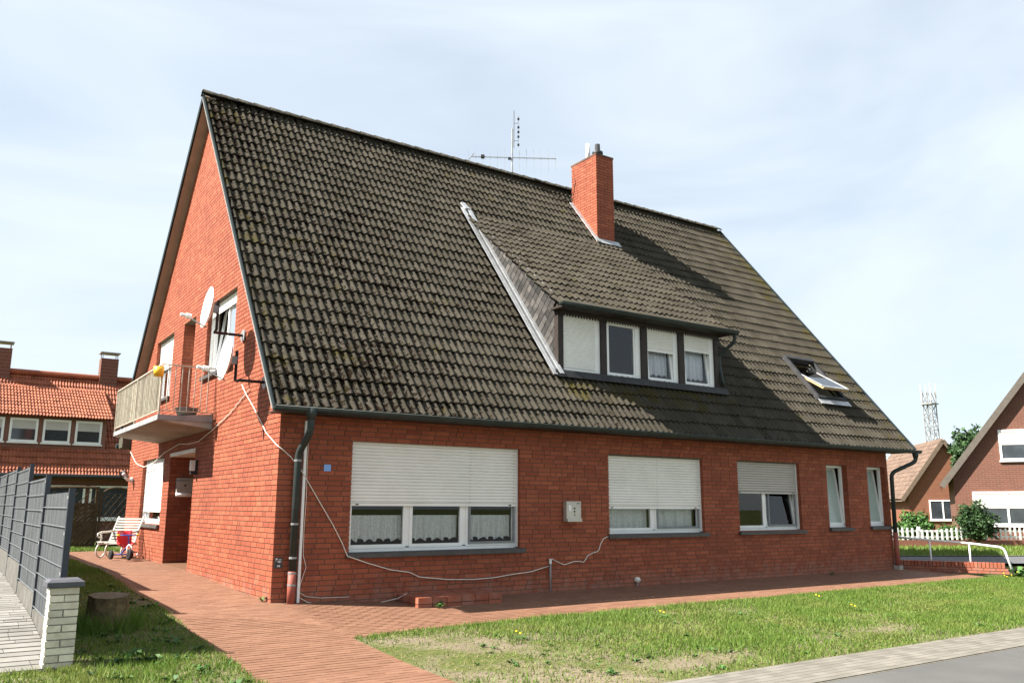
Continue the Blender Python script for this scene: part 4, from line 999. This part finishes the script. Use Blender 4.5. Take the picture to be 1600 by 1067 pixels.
# local: x along the width, -y is the front
for k in range(6): MB().bar((-.42, -.28+k*.075, .40-.012*k), (.42, -.28+k*.075, .40-.012*k), .048, .022).build('slat', BENCHW, t)
for k in range(9): MB().bar((-.42, .17+.032*k, .42+.068*k), (.42, .17+.032*k, .42+.068*k), .022, .042).build('slat', BENCHW, t)
for s_ in (-.39, .39):
    MB().tube([(s_, -.27, .36), (s_, 0, .34), (s_, .16, .36), (s_, .30, .70), (s_, .46, 1.02)], .024, 8).build('side_frame', BENCHW, t, True)
    MB().tube([(s_, .30, .66), (s_, .1, .64), (s_, -.2, .63), (s_, -.31, .60), (s_, -.31, .53), (s_, -.25, .51)], .026, 8).tube([(s_, -.2, .62), (s_, -.16, .5), (s_, -.2, .38)], .02, 8).build('armrest', BENCHW, t, True)
    for y0 in (-.16, .2): MB().tube([(s_, y0+.17*math.cos(a), .18+.17*math.sin(a)) for a in np.linspace(R(70), R(330), 14)], .022, 8).build('leg', BENCHW, t, True)
t = thing('tricycle', 'red and blue child tricycle standing in front of the white bench', 'tricycle', (-.52, 8.35, .19), R(8))
def wheel(x, y, r_, w_):
    o = MB().lathe([(r_*.55, -w_/2), (r_*.92, -w_/2), (r_, -w_/4), (r_, w_/4), (r_*.92, w_/2), (r_*.55, w_/2)], (x, y, r_), 18, 'x').build('wheel', RUBBER, t, True)
    MB().lathe([(r_*.56, -w_*.4), (.02, -w_*.5), (.02, w_*.5), (r_*.56, w_*.4)], (x, y, r_), 14, 'x').build('rim', BLUEPL, o, True)
wheel(0, -.28, .12, .05); wheel(-.21, .26, .10, .06); wheel(.21, .26, .10, .06)
MB().tube([(-.2, .26, .1), (.2, .26, .1)], .014).tube([(0, .26, .1), (0, .1, .19), (0, -.18, .3)], .02).build('frame', BLUEPL, t, True)
MB().tube([(-.045, -.28, .12), (-.05, -.26, .28), (0, -.2, .33)], .014).tube([(.045, -.28, .12), (.05, -.26, .28), (0, -.2, .33)], .014).build('fork', WHITE, t, True)
MB().tube([(0, -.2, .3), (0, -.14, .52)], .014).tube([(-.2, -.1, .53), (-.1, -.14, .53), (.1, -.14, .53), (.2, -.1, .53)], .013).build('handlebar', BLUEPL, t, True)
MB().tube([(-.24, -.09, .53), (-.17, -.11, .53)], .02).tube([(.17, -.11, .53), (.24, -.09, .53)], .02).build('grip', YELLOW, t, True)
b = MB(); G = []
for i_ in range(9):
    u = i_/8; y = -.02+.30*u; z = .27 if u < .5 else .27+.34*((u-.5)/.5)**1.1; y = y if u < .5 else .14+.10*(u-.5)
    G.append([b.P((x, y-.05*(abs(x)/.15)**2, z+.10*(abs(x)/.15)**2*(1 if u < .6 else .2))) for x in np.linspace(-.15, .15, 9)])
for i_ in range(8):
    for j in range(8): b.f.append([G[i_][j], G[i_][j+1], G[i_+1][j+1], G[i_+1][j]])
so_ = b.build('seat', REDPL, t, True); so_.modifiers.new('s', 'SOLIDIFY').thickness = .02
b = MB()
for s_ in (-1, 1): b.bar((0, -.28, .12), (s_*.11, -.28, .12+s_*.05), .012).box(s_*.11-.04, -.31, .11+s_*.05, s_*.11+.04, -.25, .13+s_*.05)
b.build('pedal', BLACKM, t)

# ------------------------------------------------------------------ wooden fence and gate behind
gzb = float(gz(-1, 14)); wf = thing('wooden_fence', 'dark brown wooden fence panel with diagonal boards and openwork top', 'fence', (-2.9, 14.6, gzb))
wd = 2.65
MB().box(0, -.04, 0, .09, .05, 1.65).build('post', WOODF, wf); MB().box(wd-.09, -.04, 0, wd, .05, 1.72).build('post', WOODF, wf)
MB().box(.09, -.03, .05, wd-.09, .03, .13).build('rail', WOODF, wf); MB().box(.09, -.03, 1.18, wd-.09, .03, 1.26).build('rail', WOODF, wf)
arc = [(.09+(wd-.18)*k/12, 1.56+.14*math.sin(PI*(k/12)*.5+.2)) for k in range(13)]; MB().tube([(x, 0, z) for x, z in arc], .04, 6).build('top_rail', WOODF, wf)
for k in range(-9, 22):                                    # diagonal boards clipped to the panel
    pts = [(k*.125, .13), (k*.125+.118, .13), (k*.125+.118+1.05, 1.18), (k*.125+1.05, 1.18)]
    def clipx(P_, lim, s_):
        o = []
        for A, B in zip(P_, P_[1:]+P_[:1]):
            ia, ib = s_*(A[0]-lim) >= 0, s_*(B[0]-lim) >= 0
            if ia: o.append(A)
            if ia != ib: tt = (lim-A[0])/(B[0]-A[0]); o.append((lim, A[1]+(B[1]-A[1])*tt))
        return o
    P_ = clipx(pts, .09, 1); P_ = clipx(P_, wd-.09, -1) if len(P_) > 2 else []
    if len(P_) > 2:
        b = MB(); v_ = random.random(); b.poly([(x, -.012, z) for x, z in P_], v_); b.poly([(x, .012, z) for x, z in P_[::-1]], v_)
        for A, B in zip(P_, P_[1:]+P_[:1]): b.poly(((A[0], -.012, A[1]), (B[0], -.012, B[1]), (B[0], .012, B[1]), (A[0], .012, A[1])), v_)
        b.build('board', WOODF, wf)
for k in range(9): MB().bar((.25+k*.27, 0, 1.26), (.32+k*.27+.03*k, 0, 1.58), .035, .02).build('spindle', WOODF, wf)
gt_ = thing('lattice_gate', 'dark wooden arched gate with crossed lattice beside the fence panel', 'gate', (-.22, 14.6, gzb))
gw = .85
for x in (0, gw-.06): MB().box(x, -.03, .0, x+.06, .03, 1.45).build('stile', WOODF, gt_)
MB().box(.06, -.03, .05, gw-.06, .03, .13).build('rail', WOODF, gt_)
MB().tube([(gw/2-(gw/2-.03)*math.cos(a), 0, 1.45+.25*math.sin(a)) for a in np.linspace(0, PI, 13)], .032, 6).build('arch', WOODF, gt_)
for k in range(-7, 7):
    for s_ in (-1, 1):
        x0 = k*.17+.1; seg = [(x0+tq*s_*1.0, .13+tq*1.4) for tq in np.linspace(0, 1, 30)] if s_ > 0 else [(x0+.9-tq*1.0, .13+tq*1.4) for tq in np.linspace(0, 1, 30)]
        seg = [q for q in seg if .05 < q[0] < gw-.05 and q[1] < 1.42+.22*math.sin(PI*min(1, max(0, q[0]/gw)))]
        if len(seg) > 2: MB().bar((seg[0][0], .008*s_, seg[0][1]), (seg[-1][0], .008*s_, seg[-1][1]), .022, .014).build('lattice_slat', WOODF, gt_)

# ------------------------------------------------------------------ background houses
def uvwall(name, quads, m, parent):
    """each quad: 4 points (counter-clockwise from lower left); UV in metres"""
    me = bpy.data.meshes.new(name); V = []; F = []
    for q in quads: F.append(list(range(len(V), len(V)+len(q)))); V += [tuple(p) for p in q]
    me.from_pydata(V, [], F); me.materials.append(m); uv = me.uv_layers.new(name='UVMap')
    for pl in me.polygons:
        n = pl.normal; h = Vector((-n.y, n.x, 0)); h = h.normalized() if h.length > .01 else Vector((1, 0, 0))
        for li in pl.loop_indices: p = Vector(V[me.loops[li].vertex_index]); uv.data[li].uv = (p.dot(h), p.z)
    return link(name, me, parent)
FARGL = plain('far_glass', (.05, .06, .07), (.03, .035, .04), 2, .06, .7)
def far_window(T, parent, u0, u1, z0, z1, nm=1, blind=None, w=-.06):
    b = MB(T); f = .08; b.box(u0, w, z0, u1, w+.05, z0+f).box(u0, w, z1-f, u1, w+.05, z1).box(u0, w, z0+f, u0+f, w+.05, z1-f).box(u1-f, w, z0+f, u1, w+.05, z1-f)
    for k in range(1, nm): x = u0+(u1-u0)*k/nm; b.box(x-.04, w, z0+f, x+.04, w+.05, z1-f)
    o = b.build('window', PVC, parent)
    MB(T).poly(((u0+f, w+.03, z0+f), (u1-f, w+.03, z0+f), (u1-f, w+.03, z1-f), (u0+f, w+.03, z1-f))).build('pane', FARGL, o)
    if blind: MB(T).box(u0+f, w+.015, z0+(z1-z0)*blind, u1-f, w+.025, z1-f).build('blind', SHUTG, o)
    MB(T).box(u0-.05, w-.03, z0-.06, u1+.05, w+.04, z0-.003).build('sill', WHITE, o); return o
# neighbour behind the fence: long roof parallel to ours
nb = thing('neighbour_house', 'neighbouring house with bright orange tiled roof and a row of dormer windows', 'house', (-16, 24, .1))
NX, NE, NR = 24.0, 2.40, 6.75; ND = 4.2                      # length, eave, ridge height, half depth
uvwall('wall', [[(0, 0, -.4), (NX, 0, -.4), (NX, 0, NE), (0, 0, NE)], [(NX, 0, -.4), (NX, 2*ND, -.4), (NX, 2*ND, NE), (NX, ND, NR), (NX, 0, NE)], [(0, 2*ND, -.4), (0, 0, -.4), (0, 0, NE), (0, ND, NR), (0, 2*ND, NE)]], FBRICK2, nb)
tn = math.atan((NR-NE)/(ND+.45)); ns_ = Vector((0, math.cos(tn), math.sin(tn))); nn_ = Vector((0, -math.sin(tn), math.cos(tn))); NL = (ND+.45)/math.cos(tn)
rb_ = MB(); q = Vector((0, -.45, NE-.06))-nn_*.06
rb_.poly((q+UX*-.3, q+UX*(NX+.3), q+UX*(NX+.3)+ns_*NL, q+UX*-.3+ns_*NL)); q2 = q+ns_*NL; rb_.poly((q2+UX*-.3, q2+UX*(NX+.3), q2+UX*(NX+.3)+Vector((0, ND+.45, -(NR-NE))), q2+UX*-.3+Vector((0, ND+.45, -(NR-NE)))))
nroof = rb_.build('roof', ORTILE, nb)
off = Vector(nb.location)
def nt(origin, ux, us, un, width, length, w_, l_, m, parent, keep=lambda c: True):
    L, w_ = tile_field(origin, ux, us, un, width, length, w_, l_, keep); tiles_build([(L, w_, l_)], m, parent, 0)
DNX0, DNX1, DNY = 11.5, 17.25, .75
nt(Vector((8.5, -.45, NE-.06)), UX, ns_, nn_, 13.0, NL, .23, .36, ORTILE, nroof, lambda c: not (DNX0 < c.x < DNX1 and DNY+.2 < c.y < 3.2))
MB().tube([(-.3, -.5, NE-.05), (NX+.3, -.5, NE-.05)], .08, 8).build('gutter', BLACKM, nb); MB().tube([(-.3, ND, NR+.03), (NX+.3, ND, NR+.03)], .12, 8).build('ridge', ORTILE, nroof)
nz0 = NE+(DNY+.45)*math.tan(tn); dd = MB(); dd.poly(((DNX0, DNY, nz0-.1), (DNX1, DNY, nz0-.1), (DNX1, DNY, nz0+1.2), (DNX0, DNY, nz0+1.2)))
for x in (DNX0, DNX1): dd.poly(((x, DNY, nz0-.1), (x, DNY, nz0+1.2), (x, 3.1, NE+(3.1+.45)*math.tan(tn))))
nd = dd.build('dormer', plain('brown_cladding', (.22, .10, .07), (.17, .08, .06), 4), nb)
a_ = Vector((DNX0-.2, DNY-.3, nz0+1.15)); bz = Vector((0, 3.5, NE+(3.5+.45)*math.tan(tn)+.02))-Vector((0, DNY-.3, nz0+1.15)); dl_ = bz.length; bz = bz.normalized(); bn = Vector((0, -bz.z, bz.y))
MB().poly((a_-bn*.06, a_+UX*(DNX1-DNX0+.4)-bn*.06, a_+UX*(DNX1-DNX0+.4)+bz*dl_-bn*.06, a_+bz*dl_-bn*.06)).build('dormer_roof', ORTILE, nd); nt(a_, UX, bz, bn, DNX1-DNX0+.4, dl_, .23, .36, ORTILE, nd)
for k in range(5): x = DNX0+.15+k*1.12; far_window(lambda u, w, z: (u, DNY+w, z), nd, x, x+.95, nz0+.12, nz0+1.02, 1, .55)
for (x, y, h0) in ((13.5, ND+.1, .95), (17.6, ND+.1, .9)):
    c_ = MB().box(x-.35, y-.3, NR-1, x+.35, y+.3, NR+h0).build('chimney', FBRICK2, nb); c_.data.uv_layers.new()
    b = MB(); [b.bar((x+dx, y+dy, NR+h0), (x+dx, y+dy, NR+h0+.24), .03) for dx in (-.3, .3) for dy in (-.25, .25)]; b.box(x-.4, y-.35, NR+h0+.24, x+.4, y+.35, NR+h0+.28); b.build('chimney_hood', GALV, c_)
for (x0, x1) in ((15.3, 16.6), (16.75, 18.2), (18.4, 19.9), (10, 12)): far_window(lambda u, w, z: (u, w, z), nb, x0, x1, .75, 2.02, 1, None)

def gable_house(name, label, origin, d, width, depth, eave, ridge, wallm, tilem, verge, wins, tile_side):
    t = thing(name, label, 'house', (origin[0], origin[1], -.1), 0, 'gable houses across the side street'); d = Vector((d[0], d[1], 0)).normalized(); n = Vector((-d.y, d.x, 0))
    if n.dot(Vector((.8, .6, 0))) < 0: n = -n
    A, B = Vector((0, 0, 0)), d*width; Z = lambda p, z: Vector((p.x, p.y, z)); ap_ = d*width/2
    uvwall('wall', [[Z(A, -.3), Z(B, -.3), Z(B, eave), Z(ap_, ridge), Z(A, eave)], [Z(A+n*depth, -.3), Z(A, -.3), Z(A, eave), Z(A+n*depth, eave)], [Z(B, -.3), Z(B+n*depth, -.3), Z(B+n*depth, eave), Z(B, eave)]], wallm, t)
    ov = .25; rf = MB(); sl_ = (ridge-eave)/(width/2); ax_ = -d*.45; lo = Z(A-d*.45-n*ov, eave-.45*sl_+.12); hi = Z(ap_-n*ov, ridge+.12); lo2 = Z(B+d*.45-n*ov, eave-.45*sl_+.12)
    for l_ in (lo, lo2):
        q = [l_, hi, hi+n*(depth+2*ov), l_+n*(depth+2*ov)]; rf.poly(q); rf.poly([p-Vector((0, 0, .14)) for p in q]); rf.poly([q[0], q[1], q[1]-Vector((0, 0, .14)), q[0]-Vector((0, 0, .14))])
    ro = rf.build('roof', tilem, t)
    vb_ = MB(); vb_.bar(lo-n*.02-Vector((0, 0, .08)), hi-n*.02-Vector((0, 0, .08)), .05, .24).bar(lo2-n*.02-Vector((0, 0, .08)), hi-n*.02-Vector((0, 0, .08)), .05, .24); vb_.build('verge_board', verge, ro)
    if tile_side:
        us = (hi-lo).normalized(); un = us.cross(n).normalized(); un = un if un.z > 0 else -un; o2 = lo+n*(depth+2*ov)
        nt(o2+un*.06, -n, us, un, depth+2*ov, (hi-lo).length, .3, .36, tilem, ro)
    T = lambda u, w, z: tuple(d*u+n*w+Vector((0, 0, z)))
    for (u0, u1, z0, z1, nm, bl) in wins: far_window(T, t, u0, u1, z0, z1, nm, bl)
    return t
gable_house('gable_house', 'brown brick gable house with white windows behind the picket fence', (31.02, 6.81), (.5, -.87), 9.0, 10, 2.9, 8.75, FBRICK2, RDTILE, plain('grey_verge', (.13, .112, .095), rough=.85, spec=.1),
            [(1.8, 3.4, 3.4, 4.65, 1, .5), (.65, 3.1, .8, 2.15, 2, .5), (4.6, 6.2, 3.4, 4.65, 1, .5), (5.2, 7.4, .8, 2.15, 2, .4)], False)
gable_house('gable_house', 'orange brick gable house with brown tiled roof under the lattice mast', (47.4, 18.7), (.722, -.692), 4.6, 11, 2.55, 5.7, FBRICK, RDTILE, plain('brown_verge', (.16, .12, .09), rough=.85, spec=.1), [(1.2, 2.8, .75, 2.0, 2, None)], True)
# low garden wall with a soldier course and a white rail
WA, WB = Vector((15.75, .12, 0)), Vector((16.75, -2.05, 0)); wdv = (WB-WA).normalized(); wlen = (WB-WA).length
gwt = thing('garden_wall', 'low red brick garden wall with upright top course beyond the house end', 'wall', (WA.x, WA.y, -.14), math.atan2(wdv.y, wdv.x))
MB().box(.01, -.10, 0, wlen-.01, .10, .13).build('core', MORTAR, gwt); um = unit_meshes('brick', BRICK, 8)
for k in range(int(wlen/.08)):
    o = link('brick', um[random.randrange(8)], gwt); o.location = (k*.08+.036, 0, .195); o.scale = (.068, .225, .115)
for r_ in range(2):
    for k in range(int(wlen/.25)+1):
        x = k*.25-(.12 if r_ else 0); a, b_ = max(0, x), min(wlen, x+.238)
        if b_-a > .03: o = link('brick', um[random.randrange(8)], gwt); o.location = ((a+b_)/2, 0, .035+r_*.066); o.scale = (b_-a, .215, .056)
rl = thing('tube_railing', 'white tubular railing standing behind the low garden wall', 'railing', (0, 0, 0))
Pq = [WA+wdv*s_ for s_ in (-.1, .75, 1.6, 2.35)]
MB().tube(bend([Pq[0]+Vector((.12, .05, .66)), Pq[1]+Vector((.12, .05, .60)), Pq[2]+Vector((.12, .05, .54)), Pq[3]+Vector((.05, .05, .46)), Pq[3]+Vector((.10, -.08, -.15))], 8), .026, 10).build('top_rail', WHITE, rl, True)
for s_ in (0, 1, 2): MB().tube([Pq[s_]+Vector((.12, .05, -.1)), Pq[s_]+Vector((.12, .05, .66-.06*s_))], .02, 8).build('post', WHITE if s_ else GALV, rl, True)
# side street, verge, picket fence
sd = Vector((.87, -.49, 0)); sn = Vector((.49, .87, 0)); S0 = Vector((19.6, 2.6, -.07))
def strip(name, a, b, m, z, parent=None):
    q = [S0+sd*-26+sn*a, S0+sd*40+sn*a, S0+sd*40+sn*b, S0+sd*-26+sn*b]; return link(name, np_mesh(name, [(p.x, p.y, z) for p in q], [(0, 1, 2, 3)], m))
struct(strip('side_street', -2.6, .55, plain('street_asphalt', (.085, .086, .09), (.10, .10, .104), 1.5, .9), -.075))
struct(strip('kerb', .55, .72, KERB, -.055)); struct(strip('verge', .72, 6.8, MEADOW, -.062))
n = 26000; a = RNG.uniform(-14, 30, n); b = RNG.uniform(.75, 6.6, n); X_ = S0.x+sd.x*a+sn.x*b; Y_ = S0.y+sd.y*a+sn.y*b; hh = RNG.uniform(.05, .14, n); an = RNG.uniform(0, 2*PI, n)
k_ = X_ > 16.9; X_, Y_, hh, an = X_[k_], Y_[k_], hh[k_], an[k_]; n = len(X_)
V = np.stack([np.stack([X_-.02*np.cos(an), Y_-.02*np.sin(an), X_*0-.07], -1), np.stack([X_+.02*np.cos(an), Y_+.02*np.sin(an), X_*0-.07], -1), np.stack([X_+.05*np.sin(an), Y_+.05*np.cos(an), hh-.06], -1)], 1).reshape(-1, 3)
stuff(link('grass', np_mesh('grass', V, np.arange(3*n).reshape(-1, 3), GRASS, np.repeat(RNG.uniform(.2, .9, n), 3))))
pf = thing('picket_fence', 'white picket fence on a low brick edging in front of the gable houses', 'fence', tuple(S0+sn*7.4+sd*-3), math.atan2(sd.y, sd.x))
MB().box(0, -.08, -.1, 22, .08, .22).build('brick_edging', plain('edging_brick', (.30, .12, .08), (.24, .10, .07), 8), pf)
for k in range(110): MB().box(k*.2, -.02, .24, k*.2+.07, .005, .66+.05*math.sin(k*.55)).build('picket', WHITE, pf)
for z in (.32, .54): MB().box(0, .006, z, 22, .04, z+.06).build('rail', WHITE, pf)
for k in range(9): MB().box(k*2.7, .042, -.1, k*2.7+.09, .13, .74).build('post', WHITE, pf)
def bush(label, x, y, z, rad, n, m, size, seed, cat='bush', name='bush'):
    t = thing(name, label, cat, (x, y, z), 0, 'bushes behind the picket fence'); leaves(n, (0, 0, rad[2]*.95), rad, size, m, 'foliage', t, seed, .35); 
    b = MB(); [b.tube([(0, 0, -.05), (.2*rad[0]*math.cos(a), .2*rad[1]*math.sin(a), rad[2]*.5), (.6*rad[0]*math.cos(a), .6*rad[1]*math.sin(a), rad[2]*1.2)], [.04, .03, .01], 6) for a in (0, 1.3, 2.6, 3.9, 5.2)]; b.build('stem', BARK, t); return t
c1 = S0+sn*8.6
def at(s_, q): p = S0+sd*s_+sn*q; return p.x, p.y
bush('bright green bush behind the picket fence next to the downpipe', 28.7, 7.3, -.1, (1.0, .9, .72), 4500, LEAF, .07, 3)
bush('rounded dark green clipped bush in front of the brown gable house', 29.75, 5.4, -.1, (.9, .85, .92), 6000, LEAFD, .06, 5)
bush('low yellow green shrub between the two bushes behind the picket fence', 29.3, 6.3, -.1, (.6, .6, .45), 2000, LEAF, .06, 8)
tr_ = thing('tree', 'distant dark tree showing above the orange gable house roof', 'tree', (46.5, 14.0, -.1))
MB().tube([(0, 0, 0), (.1, 0, 3), (0, .1, 5.2)], [.25, .18, .06], 8).build('trunk', BARK, tr_); leaves(5500, (0, 0, 4.7), (1.5, 1.5, 1.7), .13, LEAFD, 'crown', tr_, 4, .12)
# lattice mast far off
ms_ = thing('lattice_mast', 'slim steel lattice antenna mast standing far behind the houses', 'mast', (74.3, 31.9, 0)); b = MB(); hw = .42
zz = list(np.arange(0, 13.2, 1.25)); cs = [(-hw, -hw), (hw, -hw), (hw, hw), (-hw, hw)]
for (x, y) in cs: b.bar((x, y, 0), (x, y, 12.6), .08)
b.build('leg', GALV, ms_); b = MB()
for z0, z1 in zip(zz, zz[1:]):
    for p, q in zip(cs, cs[1:]+cs[:1]): b.bar((*p, z0), (*q, z0), .05); b.bar((*p, z0), (*q, z1), .04); b.bar((*q, z0), (*p, z1), .04)
b.build('bracing', GALV, ms_); b = MB()
for (x, y) in cs: b.bar((x*1.1, y*1.1, 11.6), (x*1.1, y*1.1, 13.2), .06)
b.build('antenna', WHITE, ms_); MB().box(-.6, -.6, 11.2, .6, .6, 11.3).build('platform', GALV, ms_)
print('done', len(bpy.data.objects))
